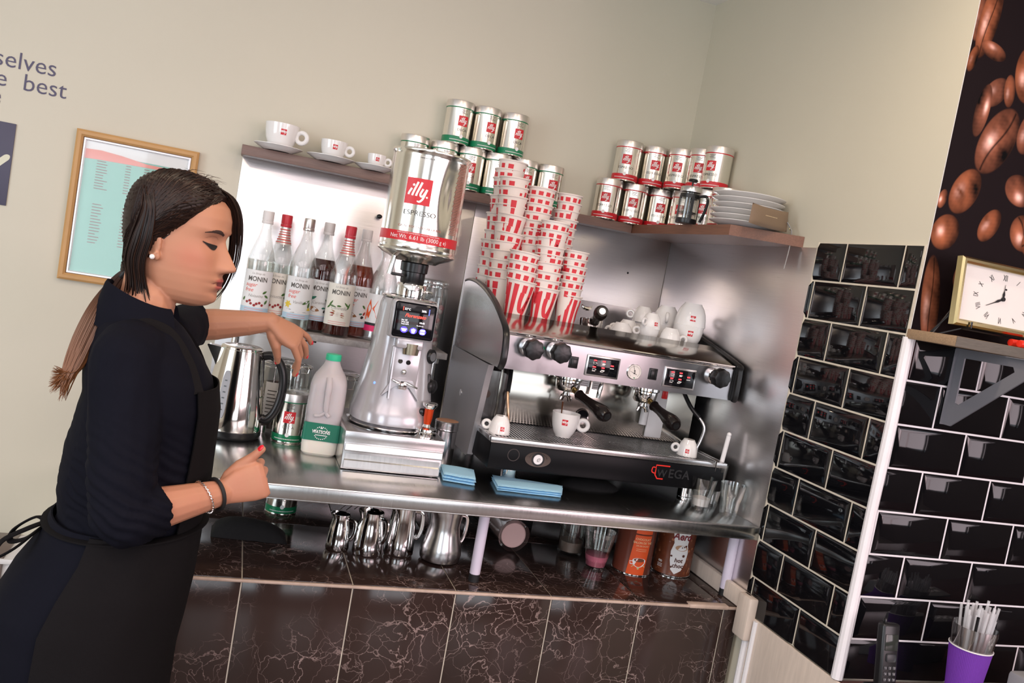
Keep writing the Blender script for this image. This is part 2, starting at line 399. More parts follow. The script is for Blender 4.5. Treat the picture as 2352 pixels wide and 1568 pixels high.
b = MB(); b.tube([(0.0, -1.203, -0.995), (-0.001, -1.203, -0.6), (0.001, -1.204, -0.4), (0.0, -1.203, -0.205)], [0.0135, 0.012, 0.013, 0.0125], 10); obj('corner_sealant', b, groutw, wr)
b = MB(); b.box(-0.006, 0, -0.832, -0.824, -0.96, 0.0, 0.002); obj('edge_sealant', b, groutm, wr)
b = MB(); b.prism([(0.0, -0.93), (0, -1.0), (-0.012, -1.0), (-0.012, -0.985)], -0.86, -0.3, 'xz') 
# cream splash panel under the tiles and its quarter round mouldings
cream = mat('stained cream panel', (0.66, 0.56, 0.48), 0.4, noise_amt=0.16, nscale=14, stretch=(3, 8, 1))
b = MB(); b.box(-0.01, -0.0005, -1.55, -0.85, -1.75, -0.997, 0.003); tag(obj('splash_panel', b, cream), 'stained cream panel on the wall under the black tiles', 'wall panel')
b = MB(); b.tube([(-0.012, -0.868, -1.75), (-0.012, -0.868, -1.02)], 0.010, 10); b.tube([(-0.012, -0.895, -1.75), (-0.012, -0.895, -1.0)], 0.007, 8)
struct('trim_1', b, whitep)
b = MB(); b.box(-0.024, -0.0065, -0.862, -0.05, -0.9935, -0.945, 0.005); b.box(-0.034, -0.0065, -0.885, -0.828, -1.06, -0.945, 0.006)
struct('trim_2', b, cream)

# ---- steel splashbacks ----
b = MB(); b.box(-1.452, -0.72, -0.004, -0.0005, -0.994, -0.014, 0.0008); b.box(-0.718, -0.004, -0.004, -0.0005, -0.994, -0.014, 0.0008)
o = obj('steel_splashback', b, steel); tag(o, 'brushed steel splashback sheets on the back wall behind the machines', 'splashback')
for x, z in ((-1.107, -0.176), (-0.145, -0.145)):
    q = MB(); q.sphere((x, -0.0045, z), 0.004, 8, sc=(1, 0.4, 1)); obj('screw', q, black, o)
b = MB(); b.box(-0.004, -0.0005, -0.823, -0.005, -0.962, -0.014, 0.0008)
tag(obj('steel_splashback', b, steel), 'brushed steel side panel beside the black tiles in the corner', 'splashback')

# ---- marble tiled plinth ----
pl = thing('tiled_plinth', 'low dark marble tiled plinth under the steel worktop', 'counter base', (-0.7, -0.41, FLOOR))
X0 = -1.3079; Wt = 0.2494
def plinth():
    b = MB(); g = 0.003
    xs = [X0 + (k - 2) * Wt for k in range(8)] + [-0.012]
    xs = [x for x in xs if x < -0.02] + [-0.012]; xs[0] = -1.72
    for a, c in zip(xs, xs[1:]):
        if a < -1.8: continue
        b.box(a + g / 2, c - g / 2, -0.817, -0.800, -1.36, -1.0015, 0.001)
        b.box(a + g / 2, c - g / 2, -0.817, -0.800, -1.75, -1.363, 0.001)
        for y0, y1 in ((-0.812, -0.413), (-0.410, -0.006)):
            b.box(a + g / 2, c - g / 2, y0, y1, -1.006, -0.994, 0.001)
    return b, xs
b, xs = plinth(); obj('tiling', b, marb, pl, world=True)
b = MB(); b.box(-1.72, -0.012, -0.815, -0.006, -1.75, -1.0, 0); b.box(-1.72, -0.012, -0.812, -0.006, -1.0, -0.9965, 0)
obj('core', b, groutm, pl, world=True)
b = MB(); b.box(-1.72, -0.012, -0.8205, -0.811, -1.003, -0.9955, 0.003); b.box(-0.17, -0.05, -0.824, -0.80, -1.003, -0.991, 0.004)
obj('edge_trim', b, mat('dirty cream edge trim', (0.50, 0.38, 0.31), 0.5, noise_amt=0.4, nscale=40), pl, world=True)
lw = thing('tiled_ledge', 'low marble tiled ledge along the back wall left of the barista', 'ledge', (-2.6, -0.1, FLOOR))
b = MB()
x = -3.4
while x < -1.95:
    b.box(x + .0015, x + .2479, -0.195, -0.001, -1.232, -1.22, 0.001); b.box(x + .0015, x + .2479, -0.2, -0.188, -1.75, -1.236, 0.001); x += .2494
obj('tiling', b, mat('light brown marble', (0.13, 0.09, 0.08), 0.15, noise_amt=0.4, nscale=7), lw, world=True)  # lighter brown than the plinth tiles
b = MB(); b.box(-3.4, -1.725, -0.19, -0.001, -1.75, -1.225); b.box(-3.4, -1.725, -0.204, -0.194, -1.236, -1.222, 0.003); obj('edge_trim', b, whitep, lw, world=True)

# ---- steel worktop on three tubes ----
wt = thing('steel_worktop', 'long brushed steel worktop carrying grinder and coffee machine', 'worktop', (-0.72, -0.41, -0.994))
b = MB(); b.box(-1.455, -0.005, -0.822, -0.006, -0.7735, -0.77, 0.0012); b.tube([(-1.455, -0.8215, -0.7725), (-0.005, -0.8215, -0.7725)], 0.0033, 8)
b.box(-1.455, -0.005, -0.8245, -0.8205, -0.803, -0.7725, 0.0012); b.box(-1.455, -0.005, -0.8245, -0.808, -0.805, -0.8015, 0.001); b.box(-1.455, -0.005, -0.80, -0.012, -0.79, -0.775)
obj('top', b, steelh, wt, world=True)
for x, y in ((-0.7475, -0.745), (-0.016, -0.735), (-1.43, -0.735)):
    b = MB(); b.cyl((x, y, -0.975), (x, y, -0.79), 0.0135, 20); l = obj('leg', b, lav, wt, world=True)
    b = MB(); b.cyl((x, y, -0.994), (x, y, -0.974), 0.0135, 20); obj('rubber_foot', b, blackm, l, world=True)

# ---- upper shelves ----
b = MB(); b.box(-1.457, -0.195, -0.08, -0.001, -0.0145, 0.014, 0.0015)
tag(obj('wall_shelf', b, woodg), 'long narrow grey brown wooden shelf above the steel splashback', 'shelf')
b = MB(); b.prism([(-0.194, -0.001), (-0.001, -0.001), (-0.001, -0.757), (-0.186, -0.684)], -0.0145, 0.014, 'xy')
tag(obj('corner_shelf', b, woodw), 'walnut corner shelf holding red banded tins and plates', 'shelf')
sh = thing('bottle_shelf', 'grey stone effect shelf carrying the syrup bottles', 'shelf', (-1.1, -0.085, -0.52))
b = MB(); b.box(-1.45, -0.768, -0.165, -0.005, -0.517, -0.4975, 0.0015)
obj('board', b, mat('speckled grey laminate', (0.36, 0.33, 0.32), 0.5, noise_amt=0.4, nscale=120), sh, world=True)
for x in (-1.395, -0.80):
    b = MB(); b.cyl((x, -0.12, -0.77), (x, -0.12, -0.52), 0.011, 16); b.cyl((x, -0.12, -0.535), (x, -0.12, -0.518), 0.019, 16); obj('leg', b, chrome, sh, world=True)
b = MB(); b.tube([(-1.25, -0.012, -0.56), (-1.19, -0.02, -0.535), (-1.16, -0.06, -0.53)], 0.003, 8); obj('cable', b, black, sh, world=True)
b = MB(); b.box(-1.27, -1.20, -0.03, -0.005, -0.60, -0.555, 0.003); tag(obj('socket_box', b, whitep), 'small white socket box on the splashback behind the milk', 'socket')

# ---- coffee bean mural ----
import numpy as np
def mural():
    nx, nz = 620, 800; W = 0.75; H = CEIL + 0.19
    xs = np.linspace(0, W, nx); zs = np.linspace(0, H, nz); X, Z = np.meshgrid(xs, zs)
    col = np.zeros((nz, nx, 3)); col[:] = (0.008, 0.004, 0.005)
    rng = np.random.RandomState(4)
    def fbm(X, Z, s, seed):
        r = np.random.RandomState(seed); o = np.zeros_like(X)
        for k in range(4):
            for j in range(3):
                a = r.uniform(0, 2 * PI); f = s * 2 ** k; o += np.sin((X * math.cos(a) + Z * math.sin(a)) * f + r.uniform(0, 6)) / (2 ** k) / 3
        return o
    tex = fbm(X, Z, 90, 3)
    # (x, z, half length, half width, angle deg, tone, crease)
    beans = [(.50, .25, .10, .07, 10, 1), (.62, .62, .11, .08, 80, 0), (.45, .86, .1, .07, -30, 1), (.66, .88, .1, .07, 30, 0), (.36, .55, .08, .05, 70, 1), (.40, .38, .07, .05, 20, 0), (.56, .45, .09, .06, -40, 1), (.7, .4, .09, .06, 60, 1), (.62, .1, .09, .06, 15, 0), (.33, .72, .07, .05, 40, 1), (.2, .80, .07, .05, 100, 0), (.1, .88, .06, .05, 10, 1), (.36, .12, .08, .05, 60, 0),
             (.005, .685, .050, .018, 92, 0), (.034, .690, .088, .026, 84, 1), (.062, .628, .038, .018, -12, 0), (.168, .600, .062, .036, 100, 0), (.190, .700, .05, .03, 30, 0), (.012, .600, .03, .012, 80, 0), (.092, .545, .040, .026, 50, 0), (.128, .556, .036, .016, 100, 0), (.066, .500, .060, .020, -95, 0), (.124, .445, .083, .047, 66, 1), (.205, .48, .05, .03, 80, 0),
             (.066, .322, .056, .037, 64, 0), (.036, .226, .042, .037, 60, 0), (.010, .295, .022, .012, 80, 0), (.152, .262, .042, .026, 62, 0), (.215, .352, .045, .034, 160, 0), (.252, .262, .044, .038, 130, 1), (.036, .070, .105, .026, 100, 1), (.100, .140, .032, .016, 85, 0), (.18, .10, .04, .02, 60, 0), (.30, .25, .05, .04, 20, 1)]
    for i, (bx, bz, L, Wd, an, cr) in enumerate(beans):
        a = math.radians(an); dx = X - bx; dz = Z - bz; u = (dx * math.cos(a) + dz * math.sin(a)) / L; v = (-dx * math.sin(a) + dz * math.cos(a)) / Wd
        r2 = u * u + v * v; inside = r2 < 1; h = np.sqrt(np.clip(1 - r2, 0, 1))
        hue = rng.uniform(0, 1); base = np.array([0.40, 0.120, 0.050]) * (1 - .35 * hue) + np.array([0.20, 0.10, 0.09]) * .35 * hue
        sh = 0.12 + 0.95 * np.clip(h * .7 + (-u * .25 * math.cos(a) + v * .35), 0, 1.3) ** 1.5 + 0.35 * tex * h
        hl = np.exp(-((u + .15) ** 2 + (v - .35) ** 2) / .06) * .42 * (1 + .9 * tex)
        c = base[None, None] * sh[..., None] + hl[..., None] * np.array([1, .72, .66])
        if cr:
            line = np.abs(v + .12 * np.sin(u * 3) + .05) ; k = np.clip(1 - line / .09, 0, 1) * (np.abs(u) < .93); c = c * (1 - .93 * k[..., None])
        edge = np.clip((1 - r2) * 8, 0, 1)[..., None]; c = c * edge + col * (1 - edge)
        col = np.where(inside[..., None], np.clip(c, 0, 1), col)
    me = bpy.data.meshes.new('poster_print')
    V = np.stack([X, np.full_like(X, -1.2035), Z - 0.19], -1).reshape(-1, 3)
    idx = np.arange(nx * nz).reshape(nz, nx); F = np.stack([idx[:-1, :-1], idx[:-1, 1:], idx[1:, 1:], idx[1:, :-1]], -1).reshape(-1, 4)
    me.from_pydata(V.tolist(), [], F.tolist())
    at = me.color_attributes.new('print', 'FLOAT_COLOR', 'POINT'); at.data.foreach_set('color', np.concatenate([col, np.ones((nz, nx, 1))], -1).reshape(-1))
    mt, N, L, p = nt('poster print'); a = N.new('ShaderNodeVertexColor'); a.layer_name = 'print'; L.new(a.outputs[0], p.inputs['Base Color']); p.inputs['Roughness'].default_value = 0.6; p.inputs['Specular IOR Level'].default_value = 0.1
    me.materials.append(mt); o = bpy.data.objects.new('poster_print', me); C.objects.link(o); return o
mu = thing('coffee_bean_mural', 'tall photo mural of roasted coffee beans behind the clock', 'mural', (0.4, -1.2, -0.19))
pr = mural(); pr.parent = mu; pr.location = (-0.4, 1.2, 0.19)
b = MB(); b.box(0.0005, 0.7505, -1.203, -1.2003, -0.19, CEIL - 0.002); obj('backing', b, whitep, mu, world=True)

# ---- wall lettering, sign and framed menu at the left ----
wl = thing('wall_lettering', 'three lines of purple grey lettering on the cream wall', 'lettering', (-2.3, -0.0005, 0.08))
ink = mat('purple grey vinyl', (0.085, 0.075, 0.13), 0.5)
def wline(body, right, z, size, nm):
    b = MB(); b.mapped(text(body, size, align='RIGHT', bold=-0.004), lambda u, v: (right + u, -0.0012, z + v)); obj(nm, b, ink, wl, world=True)
wline('ourselves', -1.972, 0.098, 0.066, 'lettering_line'); wline('the  best', -1.941, 0.044, 0.066, 'lettering_line'); wline('coffee', -2.098, -0.005, 0.066, 'lettering_line')
sg = thing('wall_sign', 'dark slate square sign with a pale brush mark at the left edge', 'sign', (-2.16, -0.001, -0.166))
b = MB(); b.box(-2.285, -2.054, -0.004, -0.0005, -0.28, -0.052, 0.001); obj('panel', b, mat('slate purple vinyl', (0.075, 0.072, 0.115), 0.5), sg, world=True)
b = MB(); b.mapped(ribbon(spl([(-2.13, -.235), (-2.105, -.19), (-2.072, -.152), (-2.060, -.141)], 5), [.017] * 12 + [.015, .012, .008, .003]), lambda u, v: (u, -0.0048, v)); obj('brush_mark', b, mat('pale cream print', (0.66, 0.64, 0.50), 0.5), sg, world=True)
fr = thing('menu_frame', 'oak framed price list under glass on the left wall', 'picture frame', (-1.735, -0.01, -0.24))
fx0, fx1, fz0, fz1 = -1.9, -1.572, -0.458, -0.030
b = MB()
def framebar(b, x0, x1, z0, z1, wd, y0, y1, mi=0):
    o = [(x0, z0), (x1, z0), (x1, z1), (x0, z1)]; n = [(x0 + wd, z0 + wd), (x1 - wd, z0 + wd), (x1 - wd, z1 - wd), (x0 + wd, z1 - wd)]
    k = 0.3 * wd; o2 = [(x0 + k, z0 + k), (x1 - k, z0 + k), (x1 - k, z1 - k), (x0 + k, z1 - k)]; n2 = [(x0 + .7 * wd, z0 + .7 * wd), (x1 - .7 * wd, z0 + .7 * wd), (x1 - .7 * wd, z1 - .7 * wd), (x0 + .7 * wd, z1 - .7 * wd)]
    rings = [(o, y1), (o, y0 + .004), (o2, y0), (n2, y0), (n, y0 + .005), (n, y1)]; vs = []; fs = []
    for r, y in rings: vs += [(p[0], y, p[1]) for p in r]
    for i in range(len(rings) - 1):
        for j in range(4): fs.append((i * 4 + j, i * 4 + (j + 1) % 4, (i + 1) * 4 + (j + 1) % 4, (i + 1) * 4 + j))
    b.add(vs, fs, mi)
framebar(b, fx0, fx1, fz0, fz1, 0.019, -0.022, -0.001); obj('frame', b, oak, fr, world=True)
b = MB(); framebar(b, fx0 + .0185, fx1 - .0185, fz0 + .0185, fz1 - .0185, 0.009, -0.014, -0.002); obj('slip', b, mat('silver white slip', (0.85, 0.84, 0.88), 0.25, 0.3), fr, world=True)
px0, px1, pz0, pz1 = fx0 + .027, fx1 - .027, fz0 + .027, fz1 - .027
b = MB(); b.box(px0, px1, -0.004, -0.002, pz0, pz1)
teal = mat('teal paper and reflection', (0.33, 0.60, 0.52), 0.5); obj('page', b, teal, fr, world=True)  # the teal is partly the reflection in the glass, put into the page colour
b = MB(); hx = lambda t: px0 + (px1 - px0) * t
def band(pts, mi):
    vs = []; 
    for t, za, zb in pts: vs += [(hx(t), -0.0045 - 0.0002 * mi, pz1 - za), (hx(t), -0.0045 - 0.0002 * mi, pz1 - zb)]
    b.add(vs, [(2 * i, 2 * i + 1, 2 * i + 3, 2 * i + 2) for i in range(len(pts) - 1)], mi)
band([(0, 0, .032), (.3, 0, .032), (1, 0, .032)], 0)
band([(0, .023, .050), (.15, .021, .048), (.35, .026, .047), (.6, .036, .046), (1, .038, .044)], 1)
obj('reflection_band', b, [printw, mat('salmon reflection', (0.86, 0.33, 0.28), 0.5)], fr, world=True)  # white and red window reflections painted as bands across the page top
b = MB()
rnd = random.Random(3)
def dash(x, z, L): b.mapped(rect2(x, x + L, z - .0012, z + .0012), lambda u, v: (u, -0.0052, v))
for i in range(11):
    z = pz1 - .052 - i * .0078
    dash(hx(.12), z, rnd.uniform(.02, .035))
    for c in (.40, .58, .78)[:3 if i < 7 else 1]: dash(hx(c), z, .014)
for i in range(14):
    z = pz1 - .175 - i * .0085; dash(hx(.13), z, rnd.uniform(.016, .032)); dash(hx(.42), z, .014)
for x, z, L in ((.55, .335, .05), (.5, .345, .06)): dash(hx(x), pz1 - z, L)
obj('price_list_lines', b, mat('faded red brown ink', (0.32, 0.22, 0.20), 0.6), fr, world=True)
b = MB(); b.box(px0, px1, -0.0085, -0.007, pz0, pz1); obj('glass_pane', b, thin_glass('picture glass', (0.97, 0.98, 0.98), 0.018), fr, world=True)

# ---- shelf, bracket, clock and pens on the tiled wall ----
cs = thing('clock_shelf', 'rough timber shelf on grey brackets carrying the square clock', 'shelf', (0.3, -1.27, -0.2))
b = MB(); b.box(-0.010, 0.9, -1.345, -1.2045, -0.2085, -0.1865, 0.002)
obj('board', b, mat('scuffed pine board', (0.30, 0.20, 0.12), 0.55, noise_amt=0.45, nscale=9, stretch=(3, 30, 60)), cs, world=True)
b = MB(); b.box(-0.011, 0.205, -0.0, 0.0, 0, 0)
b = MB(); b.box(-0.0105, 0.235, -1.3462, -1.3452, -0.208, -0.187); obj('paint_remnant', b, mat('grey brown paint', (0.12, 0.105, 0.085), 0.6, noise_amt=0.4, nscale=14, stretch=(3, 3, 40)), cs, world=True)
def bracket(x):
    b = MB(); y0, z0 = -1.209, -0.2095; d = 0.215; h = 0.175
    out = [(y0, z0), (y0 - d, z0), (y0 - d, z0 - .018), (y0 - .02, z0 - h), (y0, z0 - h)]
    inn = [(y0 - .021, z0 - .020), (y0 - .150, z0 - .020), (y0 - .156, z0 - .030), (y0 - .030, z0 - .125), (y0 - .021, z0 - .122)]
    vs = []; 
    for t in (-.002, .002): vs += [(x + t, *p) for p in out] + [(x + t, *p) for p in inn]
    fs = []
    for s_ in (0, 10):
        fs += [tuple(s_ + i for i in q) for q in ((0, 1, 6, 5), (1, 2, 7, 6), (2, 3, 8, 7), (3, 4, 9, 8), (4, 0, 5, 9))]
    for base in (0, 5):
        for i in range(5): a = base + i; c = base + (i + 1) % 5; fs.append((a, c, c + 10, a + 10))
    b.add(vs, fs); b.box(x - .012, x + .012, y0 - .002, y0, z0 - h, z0); b.box(x - .012, x + .012, y0 - d, y0, z0 - .002, z0)
    return obj('bracket', b, nylon, cs, world=True, smooth=0)
bracket(0.139); bracket(0.72)
ck = thing('clock', 'square brass rimmed clock with roman numerals leaning on the timber shelf', 'clock', (0.143, -1.262, -0.1855))
ck.rotation_euler = (math.radians(-5), 0, math.radians(0)); ck.location = (0.150, -1.292, -0.1865)
brass = mat('brushed brass', (0.50, 0.43, 0.22), 0.22, 1.0)
z0_ = .024; h = 0.146; ww = 0.131
b = MB(); framebar(b, -ww, ww, z0_, z0_ + h, 0.0135, -0.012, 0.006); obj('frame', b, brass, ck)
b = MB(); b.box(-ww + .012, ww - .012, 0.0, 0.006, z0_ + .012, z0_ + h - .012); obj('dial', b, mat('ivory dial', (0.80, 0.76, 0.72), 0.3, coat=0.5), ck)
b = MB(); ccz = z0_ + h / 2; RXn, RYn = .075, .0465
for i, s_ in enumerate(['XII', 'I', 'II', 'III', 'IV', 'V', 'VI', 'VII', 'VIII', 'IX', 'X', 'XI']):
    a = PI / 2 - i * PI / 6; cx, cz = RXn * math.cos(a), RYn * math.sin(a); rot = math.atan2(cz, cx) - PI / 2; t = text(s_, .019, sx=.55)
    b.mapped(([(x * math.cos(rot) - (y - .0065) * math.sin(rot) + cx, x * math.sin(rot) + (y - .0065) * math.cos(rot) + cz) for x, y in t[0]], t[1]), lambda u, v: (u, -0.0006, ccz + v))
obj('numerals', b, black, ck)
b = MB(); b.mapped(text('12', .007), lambda u, v: (u, -.0006, ccz + v + .02)) if False else b.mapped(disc2(.006, .022, .003, .002), lambda u, v: (u, -.0006, ccz + v))
b.mapped(ribbon([(0, 0), (-.014, -.006), (-.022, -.010), (-.045, -.020)], [.003, .006, .002, .001]), lambda u, v: (u, -0.0022, ccz + v))
b.mapped(ribbon([(0, 0), (.0005, .010), (.001, .018), (.0015, .032)], [.003, .007, .002, .001]), lambda u, v: (u, -0.0018, ccz + v))
b.cyl((0, 0, ccz), (0, -0.004, ccz), .0045, 16); obj('hands', b, black, ck)
b = MB()
for sx in (-1, 1): b.tube([(sx * .09, -.016, .034), (sx * .09, -.016, .022), (sx * .09, .010, .020), (sx * (ww + .002), .030, .001), (sx * (ww + .010), .035, .001), (sx * .09, .012, .10)], .0022, 8)
b.tube([(-.09, .010, .020), (.09, .010, .020)], .0022, 8); b.tube([(-ww + .01, .010, .05), (-ww - .012, .040, .002), (-ww + .01, .045, .0015)], .0022, 8); obj('easel_stand', b, black, ck)
def marker(x, y, z, rz, lab):
    t = thing('marker_pen', lab, 'pen', (x, y, z), rz, None)
    b = MB(); b.lathe([(0, 0), (.0075, .001), (.008, .004), (.0085, .044), (0, .044)], 16, M=RY(PI / 2)); obj('cap', b, mat('marker cap red', (0.75, 0.03, 0.015), 0.3), t)
    b = MB(); b.lathe([(0, .044), (.0078, .044), (.008, .10), (.004, .125), (0, .125)], 16, M=RY(PI / 2)); b.mapped(text('IS', .008), lambda u, v: (.07 + u, -.0083, v - .003), 1); obj('barrel', b, [whitep, mat('blue ink', (.05, .07, .4), .5)], t)
marker(0.165, -1.335, -0.178, 0.02, 'red capped marker pen at the front edge of the clock shelf')
marker(0.178, -1.300, -0.178, -0.03, 'red capped marker pen just behind the front one, nearest the clock')
# ---- side worktop, phone, straw cup, keypad at the lower right ----
b = MB(); b.box(0.0, 2.19, -2.0, -1.206, -1.035, -0.997, 0.004); tag(obj('side_worktop', b, mat('dark red brown worktop', (0.09, 0.04, 0.035), 0.25)), 'dark side worktop under the black tiled wall at lower right', 'worktop')
ph = thing('cordless_phone', 'black cordless phone standing in its cradle before the tiles', 'telephone', (0.045, -1.30, -0.997))
b = MB(); b.box(-.035, .035, -.04, .035, 0, .03, .008); obj('cradle', b, black, ph)
b = MB(); TM = T((0, 0, .012)) @ RX(math.radians(-10)); b.box(-.0235, .0235, -.012, .012, 0, .158, .007, 0, TM, 3); b.box(-.015, -.008, -.005, .005, .155, .168, .003, 0, TM); obj('handset', b, black, ph)
b = MB(); b.box(-.017, .017, -.0135, -.0118, .10, .135, .0008, 0, TM); obj('display', b, mat('dark display', (.03, .035, .03), .1), ph)
b = MB()
for r in range(4):
    for c in range(3):
        b.box(-.016 + c * .0115, -.016 + c * .0115 + .009, -.0138, -.0118, .022 + r * .0125, .022 + r * .0125 + .0075, .001, 0, TM)
b.box(-.012, .012, -.0138, -.0118, .076, .094, .004, 0, TM)
obj('keypad', b, mat('key grey', (.05, .05, .055), .4), ph)
b = MB(); 
keys = ['789', '456', '123', '*0#']
for r in range(4):
    for c in range(3):
        b.mapped(text(keys[3 - r][c] if False else '1234567890*#'[(3 - r) * 3 + c] if (3 - r) * 3 + c < 9 else '*0#'[c], .0065), lambda u, v: tuple(TM @ Vector((-.0115 + c * .0115 + u, -.0142, .0237 + r * .0125 + v))))
obj('key_digits', b, mat('digit grey', (.45, .45, .47), .5), ph)
# straw cup
sc = thing('straw_cup', 'tall purple ripple paper cup full of clear straws', 'cup', (0.247, -1.31, -0.997))
rip = mat('purple ripple card', (0.16, 0.035, 0.36), 0.55)
b = MB(); n = 160; prof = [(.030, .0), (.031, .003), (.044, .135), (.0445, .138)]
for (r, z) in prof: pass
vs = []; fs = []
for j, (r, z) in enumerate(prof):
    for k in range(n): rr = r + .0006 * (k % 2); a = 2 * PI * k / n; vs.append((rr * math.cos(a), rr * math.sin(a), z))
for j in range(len(prof) - 1):
    for k in range(n): fs.append((j * n + k, j * n + (k + 1) % n, (j + 1) * n + (k + 1) % n, (j + 1) * n + k))
b.add(vs, fs); obj('sleeve', b, rip, sc, smooth=0)
b = MB(); b.lathe([(0, .004), (.029, .004), (.0435, .1375), (.0445, .1395), (.0462, .139), (.0462, .137), (.0446, .1365)], 40); obj('cup_wall', b, whitep, sc)
b = MB(); b.lathe([(0, .02), (.030, .02), (.0445, .150), (.047, .172), (.0475, .186), (.0465, .186), (.0435, .150), (0.029, .022)], 40); obj('inner_cup', b, thin_glass('frosted plastic', (.80, .78, .78), .2), sc)
strw = mat('clear straw plastic', (0.80, 0.80, 0.82), 0.2, alpha=.42)
rnd = random.Random(5)
for i in range(34):
    a = rnd.uniform(0, 2 * PI); q = math.sqrt(rnd.uniform(0, 1)); bx, by = .018 * q * math.cos(a), .018 * q * math.sin(a); tx, ty = bx * 2.35, by * 2.3
    top = rnd.uniform(.212, .232) if i > 3 else .243
    b = MB(); b.lathe([(.0031, 0), (.0031, 1.0)], 8, M=lookM((bx, by, .024), (tx - bx, ty - by, top - .024)) @ Matrix.Diagonal((1, 1, Vector((tx - bx, ty - by, top - .024)).length, 1)))
    o = obj('drinking_straw', b, strw, None); o.location = sc.location; tag(o, 'clear plastic straw standing in the purple cup', 'straw', 'clear straws in the purple cup')
b = MB(); b.lathe([(.0032, 0), (.0032, .19)], 8, M=lookM((-.012, -.014, .03), (-.12, -.10, 1))); o = obj('drinking_straw', b, black); o.location = sc.location; tag(o, 'single black straw among the clear ones in the purple cup', 'straw')
kp = thing('card_terminal', 'grey keypad unit on the side worktop at the lower right edge', 'terminal', (0.40, -1.42, -0.997))
b = MB(); b.box(-.08, .12, -.07, .07, 0, .108, .01); obj('body', b, mat('terminal grey', (.30, .30, .31), .45), kp)
b = MB()
for r in range(2):
    for c in range(4): b.box(-.065 + c * .04, -.04 + c * .04, -.055 + r * .05, -.025 + r * .05, .106, .111, .002)
obj('keys', b, whitep, kp)
# ================= the two-group coffee machine =================
cm = thing('coffee_machine', 'wide chrome and black two group coffee machine with cups piled on top', 'coffee machine', (-0.39, -0.39, -0.77))
# steel polished deck and head
mirror = mat('polished steel', (0.42, 0.40, 0.36), 0.15, 1.0, noise_amt=0.1, nscale=6, rvar=0.04)
facem = mat('machine front steel', (0.40, 0.39, 0.40), 0.22, 1.0, noise_amt=0.15, nscale=14, rvar=0.10)
ML, MR = -0.738, -0.030
b = MB()
b.prism([(-.600, -.468), (-.601, -.379), (-.596, -.371), (-.588, -.366), (-.455, -.329), (-.447, -.331), (-.445, -.348), (-.14, -.348), (-.128, -.262), (-.115, -.262), (-.105, -.36), (-.105, -.70), (-.40, -.70), (-.41, -.50), (-.44, -.468)], ML, MR, 'yz')
obj('housing', b, facem, cm, world=True, smooth=25)
b = MB(); b.prism([(-.598, -.371), (-.588, -.3655), (-.455, -.3285), (-.447, -.3305), (-.45, -.335), (-.60, -.374)], ML + .001, MR - .001, 'yz'); obj('top_deck', b, mirror, cm, world=True)
b = MB(); b.tube([(ML, -.6005, -.371), (MR, -.6005, -.371)], .004, 8); obj('edge_bead', b, chrome, cm, world=True)
# backsplash
b = MB(); b.box(ML + .07, MR - .005, -.425, -.40, -.64, -.466, .002); b.box(ML + .072, ML + .078, -.50, -.42, -.64, -.468, .001)
b.cyl((-.40, -.424, -.60), (-.40, -.426, -.60), .021, 24)
obj('backsplash', b, mirror, cm, world=True)
b = MB(); b.tube([(-.40 + .02 * math.cos(a * PI / 12), -.4275, -.595 + .02 * math.sin(a * PI / 12)) for a in range(24)], .0025, 6, closed=True); obj('hole_rim', b, chrome, cm, world=True)
b = MB(); b.cyl((-.40, -.426, -.595), (-.40, -.4272, -.595), .018, 24); obj('hole', b, blackg, cm, world=True)
b = MB(); b.box(-.455, -.395, -.4265, -.4255, -.507, -.478); b.box(-.385, -.350, -.4265, -.4255, -.512, -.480)
for i in range(4): b.mapped(rect2(-.45, -.40, -.486 - i * .006, -.4848 - i * .006), lambda u, v: (u, -.4268, v), 1); b.mapped(rect2(-.382, -.354, -.488 - i * .006, -.4868 - i * .006), lambda u, v: (u, -.4268, v), 1)
obj('rating_label', b, [whitep, letter], cm, world=True)
b = MB(); b.box(-.190, -.135, -.4335, -.4255, -.632, -.474, .003); o = obj('service_panel', b, whitep, cm, world=True)
b = MB(); b.box(-.158, -.140, -.4385, -.433, -.510, -.482, .002); obj('red_switch', b, mat('red rocker', (.75, .02, .02), .25), cm, world=True)
b = MB(); b.tube([(-.205, -.436, -.50), (-.207, -.438, -.595)], .0115, 12); obj('white_tube', b, whitep, cm, world=True)
# side panels: curved wing above, plain sheet below
for nm, xa, xb, lab in (('side_panel', ML - .016, ML - .001, 0), ('side_panel', MR + .001, MR + .014, 1)):
    b = MB(); top = [(-.17, -.264), (-.22, -.258), (-.31, -.262), (-.42, -.280), (-.52, -.308), (-.60, -.340), (-.648, -.366), (-.664, -.40), (-.668, -.440), (-.655, -.462)]
    if lab: top = [(-.11, -.262), (-.30, -.30), (-.45, -.33), (-.60, -.364), (-.612, -.38), (-.614, -.45), (-.608, -.468)]
    b.prism(top + [(top[0][0], -.466)], xa, xb, 'yz'); wing = obj(nm, b, satin if lab == 0 else blackm, cm, world=True)
    b = MB(); xm = (xa + xb) / 2; b.tube([(xm, y, z) for y, z in spl([Vector((y, z)) for y, z in top], 4)], .0095, 8, flat=.7); obj('panel_rim', b, black, wing, world=True)
    if lab == 0:
        b = MB(); b.prism([(-.16, -.467), (-.572, -.467), (-.560, -.50), (-.516, -.725), (-.50, -.732), (-.16, -.732)], xa, xb + .001, 'yz'); lp = obj('lower_side_panel', b, mat('grey painted steel', (.40, .39, .41), .38, .6), cm, world=True)
        b = MB(); b.cyl((xa - .001, -.34, -.585), (xa, -.34, -.585), .010, 16); obj('screw_cap', b, chrome, lp, world=True)
